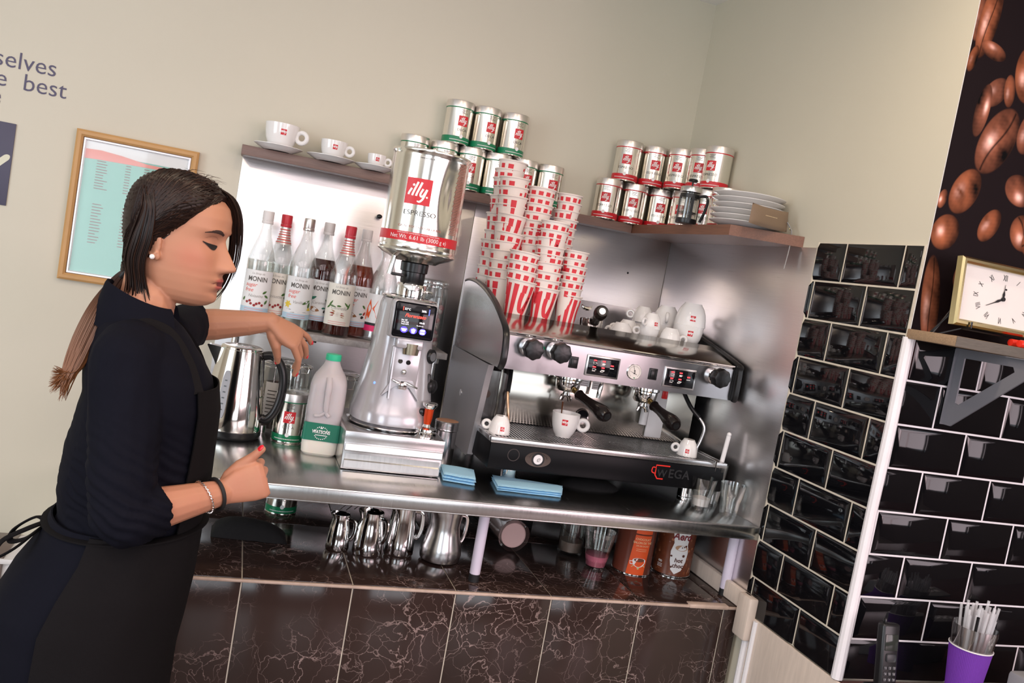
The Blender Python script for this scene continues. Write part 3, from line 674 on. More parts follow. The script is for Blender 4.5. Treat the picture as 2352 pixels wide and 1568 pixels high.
# lower base with drip tray
b = MB(); b.box(-.742, -.045, -.672, -.105, -.722, -.652, .006); bmt = mat('black machine base', (0.005, 0.005, 0.006), 0.35); bmt.node_tree.nodes['Principled BSDF'].inputs['Specular IOR Level'].default_value = .15; obj('base', b, bmt, cm, world=True)
b = MB(); rim = [(-.744, -.674), (-.043, -.674), (-.043, -.40), (-.744, -.40)]
b.box(-.744, -.043, -.674, -.655, -.653, -.638, .003); b.box(-.744, -.725, -.655, -.40, -.653, -.638, .003); b.box(-.062, -.043, -.655, -.40, -.653, -.638, .003)
obj('drip_tray_rim', b, satin, cm, world=True)
b = MB(); b.box(-.725, -.062, -.655, -.42, -.652, -.650); obj('drip_tray_floor', b, blackg, cm, world=True)
gr = []
for x0, x1 in ((-.722, -.40), (-.396, -.066)):
    b = MB(); n = 20
    for i in range(n + 1): y = -.652 + i * (.225 / n); b.box(x0, x1, y, y + .0018, -.6445, -.643)
    for i in range(34): x = x0 + i * (x1 - x0) / 33; b.box(x - .0012, x + .0012, -.652, -.427, -.6435, -.641)
    obj('drip_grate', b, satin, cm, world=True, smooth=0)
for i, (x, y) in enumerate(((-.655, -.600), (-.115, -.600), (-.655, -.18), (-.115, -.18))):
    b = MB(); b.lathe([(0, 0), (.021, 0), (.022, .004), (.021, .010), (.0225, .012), (.0225, .044), (.019, .048), (0, .049)], 24, M=T((x, y, -.77))); obj('foot', b, chrome, cm, world=True)
# badge, plug, name plate
b = MB(); P = planemap((-.607, -.6722, -.685), (1, 0, 0), (0, 0, 1)); b.mapped(disc2(0, 0, .036, .020, 32), P(.0006), 0); b.mapped(disc2(0, 0, .018, .018, 28), P(.0010), 1); b.mapped(disc2(0, 0, .013, .013, 28), P(.0014), 2); b.mapped(text('e', .022, shear=.3), lambda u, v: P(.0018)(u, v - .006), 3)
for i in range(14): a = PI * (i + 1.5) / 16; b.mapped(shift(rect2(-.0008, .0008, -.001, .001), .0255 * math.cos(a), .0165 * math.sin(a)), P(.001), 1)
obj('badge', b, [chrome, blackm, whitep, mat('badge grey', (.3, .3, .3), .4)], cm, world=True)
b = MB(); b.tube([(-.676 + .0155 * math.cos(a * PI / 12), -.6725, -.680 + .0155 * math.sin(a * PI / 12)) for a in range(24)], .0012, 6, closed=True); obj('blanking_plug', b, mat('dark ring', (.06, .05, .05), .3), cm, world=True)
b = MB(); P = planemap((-.268, -.6722, -.695), (1, 0, 0), (0, 0, 1)); tt = lambda s_, x, mi, sz=.034: b.mapped(text(s_, sz, bold=.02, align='LEFT'), lambda u, v: P(.0008)(u + x, v), mi)
tt('W', .012, 1, .028); tt('E', .046, 1); tt('G', .064, 1); tt('A', .090, 1)
b.mapped(ribbon([(.048, .031), (.006, .031), (.006, .004), (.014, -.006), (.032, -.006)], .0035), P(.001), 0)
b.mapped(ribbon(spl([(.006, .024), (-.004, .024), (-.005, .012), (.004, .008)], 4), .003), P(.001), 0)
obj('name_plate', b, [mat('enamel red', (.75, .03, .02), .3), mat('black raised letter', (.03, .03, .032), .15)], cm, world=True)
# knobs
for x, z in ((-.661, -.404), (-.583, -.402), (-.097, -.405)):
    b = MB(); M_ = lookM((x, -.600, z), (0, -1, 0)); b.lathe([(.024, 0), (.024, .012), (.020, .014), (.014, .016), (.014, .030)], 24, M=M_); k = obj('steam_knob_collar', b, chrome, cm, world=True)
    b = MB(); vs = []; fs = []; n = 48
    for j, (r, d) in enumerate([(0, .022), (.020, .022), (.026, .026), (.027, .045), (.024, .052), (.017, .054), (0, .0535)]):
        for q in range(n): a = 2 * PI * q / n; rr = r * (1 + (.05 * math.cos(8 * a) if r > .018 else 0)); vs.append((rr * math.cos(a), rr * math.sin(a), d))
    for j in range(6):
        for q in range(n): fs.append((j * n + q, j * n + (q + 1) % n, (j + 1) * n + (q + 1) % n, (j + 1) * n + q))
    b.add(vs, fs, 0, M_); obj('steam_knob', b, black, cm, world=True)
b = MB(); b.sphere((-.6225, -.6025, -.401), .0065, 12, sc=(1, .6, 1)); obj('indicator_lamp', b, mat('green lens', (.0, .16, .08), .1), cm, world=True)
for x in (-.5285, -.288):
    b = MB(); b.box(x - .0125, x + .0125, -.604, -.5995, -.441, -.409, .001); b.box(x - .009, x + .009, -.607, -.6035, -.436, -.4145, .002); obj('rocker_switch', b, black, cm, world=True)
ledm = mat('red led', (1.0, .04, .05), .3, emit=1.6)
for x in (-.4425, -.2045):
    b = MB(); b.box(x - .050, x + .050, -.6045, -.600, -.455, -.397, .002); kpd = obj('control_pad_frame', b, satin, cm, world=True)
    b = MB(); b.box(x - .045, x + .045, -.6065, -.604, -.450, -.402, .001); obj('control_pad', b, blackg, kpd, world=True)
    b = MB(); c2 = MB()
    for j, (ux, uz) in enumerate(((-.026, -.411), (.0, -.411), (-.026, -.429), (.0, -.429), (.026, -.420))):
        b.box(x + ux - .0045, x + ux + .0045, -.6072, -.6064, uz - .0012, uz + .0022, .0006)
        P = planemap((x + ux, -.6068, uz - .007), (1, 0, 0), (0, 0, 1))
        if j == 4: c2.mapped(rect2(-.006, .006, -.001, .001), P())
        elif j % 2 == 0:
            c2.mapped(ribbon([(-.005, .0025), (-.004, -.0025), (.003, -.0025), (.004, .0025), (-.005, .0025)], .001), P()); c2.mapped(ribbon([(.004, .0015), (.0065, .001), (.0045, -.001)], .001), P())
            if j == 2: c2.mapped(ribbon([(-.006, -.004), (.004, -.004)], .001), P())
        else:
            c2.mapped(rect2(-.0045, .0035, -.0028, .0022), P()); c2.mapped(ribbon([(.0035, .0012), (.006, .001), (.004, -.001)], .0012), P())
            if j == 3: c2.mapped(rect2(-.007, .001, -.0045, -.0005), P())
    obj('button_lights', b, ledm, kpd, world=True); obj('button_icons', c2, printw, kpd, world=True)
b = MB(); b.lathe([(0, 0), (.0215, 0), (.0215, .004), (.0205, .005), (.0200, .0035), (0, .0035)], 40, M=lookM((-.346, -.600, -.4265), (0, -1, 0))); gg = obj('pressure_gauge', b, chrome, cm, world=True)
b = MB(); P = planemap((-.346, -.6037, -.4265), (1, 0, 0), (0, 0, 1)); b.mapped(disc2(0, 0, .0198, n=40), P(.0001), 0)
for i in range(22):
    a = math.radians(230 - i * 13); b.mapped(ribbon([(.0145 * math.cos(a), .0145 * math.sin(a)), (.0175 * math.cos(a), .0175 * math.sin(a))], .0008), P(.0004), 1)
b.mapped(ribbon([(.002, -.004), (0, .004), (-.006, .018)], [.002, .0012, .0006]), P(.0007), 1); b.mapped(disc2(0, .003, .0022), P(.0009), 1); b.mapped(disc2(0, -.004, .0022), P(.0009), 1)
b.mapped(ribbon([(.008, -.007), (0, -.004), (-.014, .001)], [.0015, .001, .0005]), P(.0006), 1); b.mapped(disc2(.002, -.0165, .0025, .0015), P(.0006), 2)
obj('gauge_dial', b, [mat('gauge cream', (.80, .74, .70), .4), black, green], gg, world=True)
# groups and portafilters
wood = mat('dark handle', (0.009, 0.006, 0.006), 0.22)
def portafilter(par, c, e, name='portafilter', loose=False):
    c = Vector(c); e = Vector(e); d = (e - c).normalized()
    b = MB(); b.lathe([(.030, .004), (.036, .004), (.0365, -.003), (.0355, -.012), (.033, -.024), (.028, -.030), (0, -.032)], 32, M=T(c)); pf = obj(name, b, chrome, par, world=not loose)
    b = MB(); b.tube([c + d * .030 - Vector((0, 0, .010)), c + d * .055 - Vector((0, 0, .012))], [.009, .007], 12); obj('neck', b, mat('brass neck', (.55, .36, .12), .25, 1.0), pf, world=not loose)
    s = c + d * .052 - Vector((0, 0, .012)); L = (e - s)
    pts = [s + L * t for t in (0, .06, .12, .3, .5, .68, .82, .93, 1.0)]
    b = MB(); b.tube(pts, [.011, .0155, .013, .0125, .0150, .0195, .0215, .0205, .015], 16); h_ = obj('handle', b, wood, pf, world=not loose)
    b = MB(); b.cyl(e, e + d * .002, .0095, 16); obj('handle_cap', b, satin if loose else black, pf, world=not loose)
    b = MB(); q = c - Vector((0, 0, .030)); b.tube([q, q - Vector((0, 0, .012)), ], [.009, .011], 12)
    for sx in (-1, 1): b.tube([q - Vector((0, 0, .010)), q + Vector((sx * .010, 0, -.016)), q + Vector((sx * .0145, 0, -.028))], [.007, .0065, .006], 10)
    obj('spout', b, chrome, pf, world=not loose); return pf
for c, e in (((-.492, -.500, -.487), (-.4385, -.680, -.548)), ((-.248, -.500, -.489), (-.2305, -.680, -.549))):
    b = MB(); b.lathe([(.040, .025), (.041, .012), (.041, .004), (.038, .001), (0, .001)], 36, M=T((c[0], c[1], c[2] + .002))); b.lathe([(.030, .03), (.046, .024), (.040, .022)], 36, M=T((c[0], c[1], c[2] + .003)))
    b.box(c[0] - .028, c[0] + .028, -.50, -.43, -.487, -.466, .003)
    obj('group_head', b, chrome, cm, world=True); portafilter(cm, c, e)
b = MB(); b.tube([(-.3755, -.470, -.468), (-.3755, -.470, -.490)], .004, 10); b.tube([(-.376, -.47, -.488), (-.378, -.47, -.497), (-.380, -.47, -.530)], [.0055, .0075, .0065], 12); obj('hot_water_tap', b, chrome, cm, world=True)
def wand(pts, grip):
    b = MB(); b.tube(spl(pts, 5), .0042, 10); o = obj('steam_wand', b, satin if grip == 1 else mat('tarnished wand', (.50, .34, .22), .3, 1.0), cm, world=True)
    b = MB(); b.tube(spl(pts[:3], 5), .0062, 10); obj('rubber_grip', b, black, o, world=True)
    b = MB(); b.tube([pts[-1], Vector(pts[-1]) - Vector((0, 0, .02))], [.005, .0055], 10); obj('steam_tip', b, satin, o, world=True)
wand([(-.667, -.50, -.466), (-.676, -.535, -.50), (-.684, -.560, -.535), (-.680, -.575, -.58), (-.671, -.575, -.622)], 0)
wand([(-.125, -.49, -.466), (-.108, -.525, -.51), (-.085, -.55, -.538), (-.070, -.56, -.565), (-.074, -.56, -.60), (-.082, -.56, -.625)], 1)
b = MB(); b.cyl((-.705, -.437, -.565), (-.705, -.43, -.565), .012, 16); obj('side_boss', b, chrome, cm, world=True)
# stream of coffee into the cup
b = MB(); b.tube([(-.4985, -.503, -.548), (-.4975, -.504, -.575), (-.496, -.505, -.600)], [.0028, .0018, .0014], 8)
tag(obj('coffee_stream', b, mat('espresso', (.10, .028, .006), .1)), 'thin stream of coffee falling from the left spout into the cup', 'coffee')

# ================= porcelain cups =================
def cup_mesh(R, H):
    p = [(0, .004), (.42, .004), (.50, 0), (.54, .0), (.57, .05), (.74, .20), (.88, .42), (.96, .68), (1.0, 1.0), (.975, 1.01), (.94, .98), (.90, .68), (.80, .40), (.60, .16), (0, .12)]
    return [(r * R, (z if z > .01 else z) * H) for r, z in p]
def cup_r(R, H):
    pp = [(z * H, r * R) for r, z in [(.57, .05), (.74, .20), (.88, .42), (.96, .68), (1.0, 1.0)]]
    def f(z):
        if z <= pp[0][0]: return pp[0][1]
        for (a, ra), (c, rc) in zip(pp, pp[1:]):
            if z <= c: return ra + (rc - ra) * (z - a) / (c - a)
        return R
    return f
def make_cup(name, R, H, la, label, cat='cup', flip=False):
    # la: direction of the logo relative to the handle (radians); handle at +x
    t = thing(name, label, cat)
    b = MB(); b.lathe(cup_mesh(R, H), 40); obj('bowl', b, white, t)
    hr = H * .21; b = MB(); cx = R * .93 + hr * .95; zc = H * .60
    b.tube([(cx + hr * math.cos(2 * PI * k / 24), 0, zc + hr * math.sin(2 * PI * k / 24)) for k in range(24)], hr * .42, 10, closed=True); obj('handle', b, white, t)
    f = cup_r(R, H); b = MB(); s = min(.0165, H * .24); zz = H * .66
    R0 = f(zz)
    def fm(l): return lambda u, v: ((f(v) + l) * math.cos(la + u / R0), (f(v) + l) * math.sin(la + u / R0), v)
    if flip: g = fm; fm = lambda l: (lambda u, v: g(l)(-u, 2 * zz - v))
    logo(b, fm, s, 0, zz, n=4); obj('logo', b, [red, printw], t)
    return t
ESP = (.0300, .048); CAP = (.0420, .060); BIG = (.0500, .072)
def put(R, H, loc, rz, la, label, group, flip=False, tilt=(0, 0)):
    t = make_cup('coffee_cup', R, H, la, label, flip=flip); t['group'] = group
    t.rotation_euler = ((PI if flip else 0) + tilt[0], tilt[1], rz); t.location = (loc[0], loc[1], loc[2] + (H if flip else 0)); return t
def face(loc, rz, flip=False):
    # angle (cup frame) pointing from the cup to the camera
    a = math.atan2(CP.y - loc[1], CP.x - loc[0])
    return (-(a - rz) if flip else (a - rz))
def cup(R, H, loc, rz, label, group, flip=False, off=0.0, tilt=(0, 0)):
    la = face(loc, rz, flip) + (off if not flip else -off)
    return put(R, H, loc, rz, la, label, group, flip, tilt)
g = 'show cups on saucers on the long shelf'
for (x, R, H, sr, lab, sl) in ((-1.357, .0495, .074, .0705, 'large white cup with red logo on the shelf, leftmost', 'large white saucer under the leftmost shelf cup'),
                          (-1.203, .040, .058, .072, 'medium white cup with red logo, middle of the three on the shelf', 'medium white saucer under the middle shelf cup'),
                          (-1.072, .0285, .045, .060, 'small white espresso cup, rightmost of the three on the shelf', 'small white saucer under the rightmost shelf cup')):
    s = thing('saucer', sl, 'saucer', (x, -.073, .014), 0, 'saucers on the long shelf')
    b = MB(); b.lathe([(0, .002), (.035 * sr / .07, .002), (.037 * sr / .07, 0), (.040 * sr / .07, 0), (sr * .8, .007), (sr, .014), (sr, .0155), (sr * .8, .010), (.04 * sr / .07, .005), (0, .004)], 44); obj('dish', b, white, s)
    cup(R, H, (x + .004, -.073, .0195), -.35, lab, g, off=.10)
cup(.0395, .068, (-.496, -.540, -.641), -.35, 'white cup being filled under the left coffee group', 'cups on the drip tray', off=.0)
cup(.029, .047, (-.702, -.600, -.641), PI - .35, 'small upturned espresso cup at the left end of the drip tray', 'cups on the drip tray', True, off=.28)
cup(.029, .047, (-.136, -.603, -.641), PI - .2, 'small upturned espresso cup at the right end of the drip tray', 'cups on the drip tray', True, off=.0)
TZ = -.3475
tg = 'porcelain cups piled on the machine top'
cup(.047, .068, (-.088, -.390, TZ), 1.2, 'big white cup upright at the right end of the machine top', tg, False, off=.2)
cup(.048, .070, (-.085, -.388, TZ + .067), .9, 'big white cup turned over onto another at the right end of the machine top', tg, True, off=.15)
cup(.041, .060, (-.120, -.295, TZ + .055), -2.0, 'white cup turned over with its round handle facing front, behind the biggest pair', tg, True, off=2.8)
cup(.041, .060, (-.120, -.295, TZ), 1.9, 'white cup under the one with its round handle facing front', tg, False, off=2)
cup(.030, .046, (-.223, -.405, TZ + .040), -2.6, 'small espresso cup turned over on another, logo facing right', tg, True, off=.55)
cup(.030, .046, (-.225, -.405, TZ), 2.6, 'small espresso cup hidden half below the machine edge under the pile', tg, False, off=2)
cup(.033, .050, (-.163, -.425, TZ + .002), -.2, 'small upturned cup with handle to the right, before the big cups', tg, True, off=2.5)
cup(.034, .052, (-.262, -.330, TZ), 2.8, 'small upturned cup at the left of the porcelain pile', tg, True, off=2.5)
cup(.036, .050, (-.300, -.370, TZ - .008), 2.2, 'white cup beside the spare portafilter', tg, True, off=2.5)
cup(.034, .052, (-.185, -.31, TZ), .2, 'small cup wedged at the middle back of the porcelain pile', tg, True, off=2.5)
cup(.033, .05, (-.178, -.250, TZ + .05), 2.7, 'small upturned cup whose handle ring shows against the pink steel', tg, True, off=2.6)
cup(.036, .05, (-.170, -.245, TZ), 2.0, 'white cup under the one whose handle ring shows against the steel', tg, False, off=2.6)
sp = thing('portafilter', 'spare portafilter lying on the machine top with its handle pointing forward', 'portafilter', (-.385, -.33, TZ + .032))
p_ = portafilter(sp, (0, 0, 0), (-.035, -.150, .036), 'basket_holder', True)
b = MB(); b.tube([(-.03 + .017 * math.cos(a), -.02, .045 + .012 * math.sin(a)) for a in [PI + PI * k / 10 for k in range(11)]], [.001, .003, .004, .005, .006, .006, .006, .005, .004, .003, .001], 8); obj('twin_spout', b, chrome, sp)

# ================= paper cups: stacks on the machine =================
def pr_(z, H=.112, r0=.0285, r1=.0425): return r0 + (r1 - r0) * z / H
def make_paper(H, r0, r1):
    t = thing('paper_cup', 'x', 'paper cup')
    b = MB(); b.lathe([(0, .006), (r0 - .001, .006), (r0 - .0008, 0), (r0, 0), (r1, H - .002), (r1 + .0022, H - .003), (r1 + .003, H - .0008), (r1 + .0022, H + .0008), (r1 - .0004, H), (r0 - .0008, .008), (0, .0075)], 36); obj('cup_wall', b, papercup, t)
    f = lambda z: pr_(z, H, r0, r1)
    KU = .036
    def fm(l): return lambda u, v: ((f(v) + l) * math.cos(u / KU), (f(v) + l) * math.sin(u / KU), v)
    P = []
    def rect2_(a0, a1, z0, z1, n=3): return rect2(a0 * KU, a1 * KU, z0, z1, n)
    s = H / .112
    def st(pts, wd, n=5): P.append(ribbon(spl([(a * KU, z * s) for a, z in pts], n), wd * KU))
    bar = lambda a, z0, z1, lean=.10: st([(a, z0), (a + lean * .5, (z0 + z1) / 2), (a + lean, z1)], .36, 6)
    def word(a):
        bar(a, .012, .068, .04); P.append(rect2_(a - .10, a + .30, .082 * s, .100 * s, 4))
        bar(a + .62, .008, .100, .10); bar(a + 1.20, .008, .100, .10)
        P.append(rect2_(a + 1.75, a + 2.10, .078 * s, .100 * s, 4))
        st([(a + 1.85, .078), (a + 1.80, .05), (a + 1.92, .028), (a + 2.2, .030), (a + 2.42, .055), (a + 2.5, .078)], .33); P.append(rect2_(a + 2.33, a + 2.69, .078 * s, .100 * s, 4))
        st([(a + 2.50, .07), (a + 2.38, .034), (a + 2.2, .010), (a + 2.0, .004)], .30)
    word(0)
    P.append(rect2_(3.3, 3.62, .080 * s, .100 * s, 3)); P.append(rect2_(3.9, 4.3, .080 * s, .100 * s, 4)); st([(4.1, .02), (4.1, .078)], .3)
    b = MB(); b.mapped(merge2(P), fm(.0005), cell=.0035); 
    b.mapped(rect2_(5.2, 5.4, .088 * s, .096 * s, 2), fm(.0004)); b.mapped(rect2_(5.65, 5.95, .080 * s, .100 * s, 3), fm(.0004))
    obj('red_lettering', b, cupred, t); return t
rnd = random.Random(11)
def stack(base, n, H, r0, r1, gap, lean, where, ang=None):
    proto = None
    for i in range(n):
        z = base[2] + i * gap; x = base[0] + lean[0] * i * gap + rnd.uniform(-.001, .001); y = base[1] + lean[1] * i * gap + rnd.uniform(-.001, .001)
        rz = rnd.choice([0, .5, 1.0, 2.2, 3.4, 4.4, 5.3]) + rnd.uniform(-.3, .3) if (i or ang is None) else ang
        lab = ('bottom paper cup of ' if i == 0 else 'topmost paper cup of ' if i == n - 1 else 'paper cup nested in ') + where
        g = 'paper cups in ' + where
        if proto is None: o = make_paper(H, r0, r1); proto = o; o.location = (x, y, z); o.rotation_euler = (0, 0, rz); o['label'] = lab; o['group'] = g
        else: o = dup(proto, (x, y, z), rz, lab, g)
        o.rotation_euler = (-lean[1] , lean[0], rz)
big = (.112, .0285, .0425)
# facing angle of the camera from the stacks is about -108 degrees
ca = math.radians(-108)
stack((-.702, -.245, TZ), 14, *big, .0265, (.030, 0), 'the leaning stack furthest left on the machine')
stack((-.688, -.335, TZ), 12, *big, .0262, (-.035, 0), 'the second tall stack from the left on the machine')
stack((-.662, -.420, TZ + .003), 4, *big, .0262, (-.06, 0), 'the short front stack at the left of the machine top', ca - 1.55)
stack((-.612, -.335, TZ), 13, .104, .028, .0405, .0236, (-.015, 0), 'the tall back stack in the middle of the machine')
stack((-.581, -.415, TZ + .002), 9, .104, .028, .0405, .0235, (-.02, 0), 'the middle front stack next to the porcelain', ca - 1.65)
stack((-.528, -.325, TZ), 13, .094, .026, .036, .0245, (.02, 0), 'the right hand tall stack with narrow cups')
stack((-.500, -.402, TZ + .002), 7, .094, .026, .0375, .0215, (-.02, 0), 'the right hand front stack of narrow cups', ca - .7)
# ================= coffee tins =================
TR, TH = .0445, .1335
def make_tin(colm, word, name):
    t = thing(name, 'x', 'coffee tin')
    b = MB(); b.lathe([(0, .002), (.041, .002), (.0425, 0), (.0437, .002), (.0433, .004), (.0433, .113), (0, .1135)], 48); obj('tin_body', b, tinm, t)
    b = MB(); b.lathe([(.0434, .112), (.0446, .1125), (.0446, .131), (.0438, .1333), (.0425, .1335), (.041, .1315), (0, .1315)], 48); obj('lid', b, lidm, t)
    b = MB(); f = lambda l: (lambda u, v: (((.0433 + l) * math.cos(u / .0433)), ((.0433 + l) * math.sin(u / .0433)), v))
    b.lathe([(.0437, .0045), (.0437, .0225), (.0433, .023)], 48); obj('colour_band', b, colm, t)
    b = MB(); b.lathe([(.0436, .1095), (.0440, .1097), (.0440, .112), (.0436, .1121)], 48); obj('lid_ring', b, colm, t)
    b = MB(); logo(b, f, .031, 0, .071); obj('logo', b, [red, printw], t)
    b = MB(); b.mapped(text(word, .0105, sx=1.15), lambda u, v: f(.0004)(u, .040 + v)); 
    for i in range(4): b.mapped(rect2(-.010 + .002 * (i % 2), .010 - .003 * (i % 3), .1045 - i * .0034, .1057 - i * .0034, 2), f(.0004))
    obj('lettering', b, letter, t)
    b = MB(); b.mapped(disc2(0, .0235, .0055, .006), f(.0009))
    for i in range(16): b.mapped(rect2(-.035 + i * .0045, -.0315 + i * .0045, .0105, .0125), f(.0008))
    obj('band_print', b, printw, t); return t
tinE = make_tin(red, 'ESPRESSO', 'espresso_tin'); tinD = make_tin(green, 'DECA', 'decaf_tin')
used = {}
def tin(pr, x, y, z, off, lab, grp):
    a = math.atan2(CP.y - y, CP.x - x) + math.radians(off)
    if id(pr) not in used: used[id(pr)] = 1; pr.location = (x, y, z); pr.rotation_euler = (0, 0, a); pr['label'] = lab; pr['group'] = grp; return pr
    return dup(pr, (x, y, z), a, lab, grp)
gd = 'decaf tins on the long shelf'; ge = 'espresso tins on the corner shelf'
for x, off, lab in ((-.9568, 10, 'lower row, first from left, behind the hopper'), (-.862, 12, 'lower row, second from left, beside the hopper'),
                    (-.772, 4, 'lower row, third from left'), (-.684, 16, 'lower row, fourth from left'),
                    (-.594, 24, 'lower row, fifth from left'), (-.503, 22, 'lower row, rightmost at the end of the row')):
    tin(tinD, x, -.048, .014, off, 'silver tin with green bands, ' + lab, gd)
for x, off, lab in ((-.833, 21, 'left'), (-.7435, 26, 'middle'), (-.651, 28, 'right')):
    tin(tinD, x, -.048, .1478, off, 'silver tin with green bands, %s one of the three on the upper row' % lab, gd)
for x, y, off, lab in ((-.289, -.047, -8, 'first from the left'), (-.194, -.049, 0, 'second from the left'), (-.100, -.055, 8, 'third from the left, in the corner'), (-.049, -.135, -14, 'fourth, left of the coffee press'),
                       (-.047, -.285, -16, 'fifth, seen through the coffee press handle'), (-.048, -.395, -10, 'rightmost, behind the stack of plates')):
    tin(tinE, x, y, .014, off, 'silver tin with red bands, lower row, ' + lab, ge)
for x, y, off, lab in ((-.245, -.055, -3, 'first from the left'), (-.152, -.062, 10, 'second from the left'), (-.086, -.128, -12, 'third, in front of the corner'), (-.049, -.208, -14, 'fourth, half behind the rightmost'), (-.048, -.305, -28, 'rightmost and nearest')):
    tin(tinE, x, y, .1478, off, 'silver tin with red bands, upper row, ' + lab, ge)
tin(tinD, -1.226, -.386, -.77, -2, 'silver tin with green bands on the steel worktop between kettle and milk', 'decaf tins on the worktop')
tin(tinD, -1.205, -.30, -.994, 4, 'silver tin with green bands under the worktop on the marble', 'decaf tins below the worktop')

# ---- coffee press ----
t = thing('coffee_press', 'small black and glass coffee press in front of the red banded tins', 'coffee press', (-.200, -.455, .014), math.radians(-55))
b = MB(); b.lathe([(0, .006), (.028, .006), (.028, .088), (.0285, .094), (.027, .094), (.0268, .008), (0, .008)], 32); obj('glass_beaker', b, tglass, t)
b = MB(); b.lathe([(0, 0), (.030, 0), (.031, .004), (.031, .014), (.0290, .015), (.0285, .006), (0, .006)], 32); b.lathe([(.0288, .074), (.030, .074), (.030, .086), (.0288, .086)], 32)
for k in range(4): a = PI / 4 + k * PI / 2; b.box(-.004, .004, -.001, .001, .01, .08, 0, 0, RZ(a) @ T((.0298, 0, 0)) @ RZ(PI / 2))
obj('frame', b, black, t)
b = MB(); b.lathe([(.026, .088), (.0325, .092), (.033, .100), (.030, .107), (.015, .110), (0, .111)], 32); obj('lid', b, satin, t)
b = MB(); b.cyl((0, 0, .11), (0, 0, .124), .0025, 10); b.lathe([(0, .122), (.012, .123), (.0145, .127), (.012, .131), (0, .132)], 20); b.lathe([(0, .0305), (.0262, .030), (.0262, .034), (0, .034)], 24); b.cyl((0, 0, .03), (0, 0, .11), .002, 8); obj('plunger', b, black, t)
b = MB(); b.tube(spl([(.029, 0, .082), (.050, 0, .084), (.058, 0, .070), (.054, 0, .040), (.046, 0, .016), (.044, 0, .008)], 5), .0042, 10); obj('handle', b, black, t)
# ---- plates ----
proto = None
for i, ord_ in enumerate(('bottom', 'second', 'third', 'fourth', 'fifth', 'top')):
    loc = (-.104 + .003 * (i % 2), -.620 + .004 * ((i * 7) % 3), .0145 + i * .0155); lab = 'white saucer plate, %s one of the stack of six at the shelf end' % ord_
    if proto is None:
        proto = thing('saucer_plate', lab, 'plate', loc, 0, 'plates stacked on the corner shelf')
        b = MB(); b.lathe([(0, .003), (.055, .003), (.057, 0), (.060, 0), (.078, .006), (.0995, .0135), (.1005, .0150), (.099, .0158), (.078, .009), (.055, .0055), (0, .0055)], 56); obj('dish', b, white, proto)
    else: dup(proto, loc, 0, lab)
# ---- pouch with strap ----
t = thing('leather_pouch', 'brown leather pouch with grey wrist strap leaning on the white plates', 'pouch', (-.108, -.741, .016), math.radians(12))
b = MB(); bm = bmesh.new(); bmesh.ops.create_grid(bm, x_segments=16, y_segments=10, size=1)
vs = []; fs = []
nx, nz = 16, 10
for sd in (-1, 1):
    for j in range(nz + 1):
        for i in range(nx + 1):
            u = i / nx * 2 - 1; v = j / nz * 2 - 1; th = .007 * (1 - u ** 4) * (1 - v ** 4) ** .6
            vs.append((u * .071 * (1 - .03 * (v + 1)), sd * th, .028 + v * .0265 + .003 * u * u))
for sd in range(2):
    o_ = sd * (nx + 1) * (nz + 1)
    for j in range(nz):
        for i in range(nx): a = o_ + j * (nx + 1) + i; fs.append((a, a + 1, a + nx + 2, a + nx + 1))
bm.free(); b.add(vs, fs, 0, RX(math.radians(-3))); pb = obj('pouch_body', b, mat('tan leather', (.21, .145, .095), .42, noise_amt=.15, nscale=20), t)
b = MB(); b.mapped(text('Harrison Brooks', .0058, bold=.01), lambda u, v: tuple(RX(math.radians(-3)) @ Vector((u, -.0074, .034 + v)))) if False else b.mapped(merge2([rect2(-.022 + i * .0034, -.0195 + i * .0034, 0, .0022) for i in range(13)]), lambda u, v: tuple(RX(math.radians(-3)) @ Vector((u, -.0078, .031 + v))))
obj('stamped_lettering', b, mat('gilt', (.75, .6, .4), .3, .5), pb)
b = MB(); b.tube(spl([(.066, 0, .030), (.076, -.006, .016), (.078, -.012, .002), (.078, -.014, -.04), (.073, -.014, -.095)], 5), .0042, 8, flat=.3); obj('wrist_strap', b, mat('grey strap', (.45, .44, .44), .5), t)
b = MB(); b.tube([(.077 + .003 * math.cos(k * PI / 6), -.006, .014 + .003 * math.sin(k * PI / 6)) for k in range(12)], .001, 6, closed=True); obj('ring', b, brass, t)

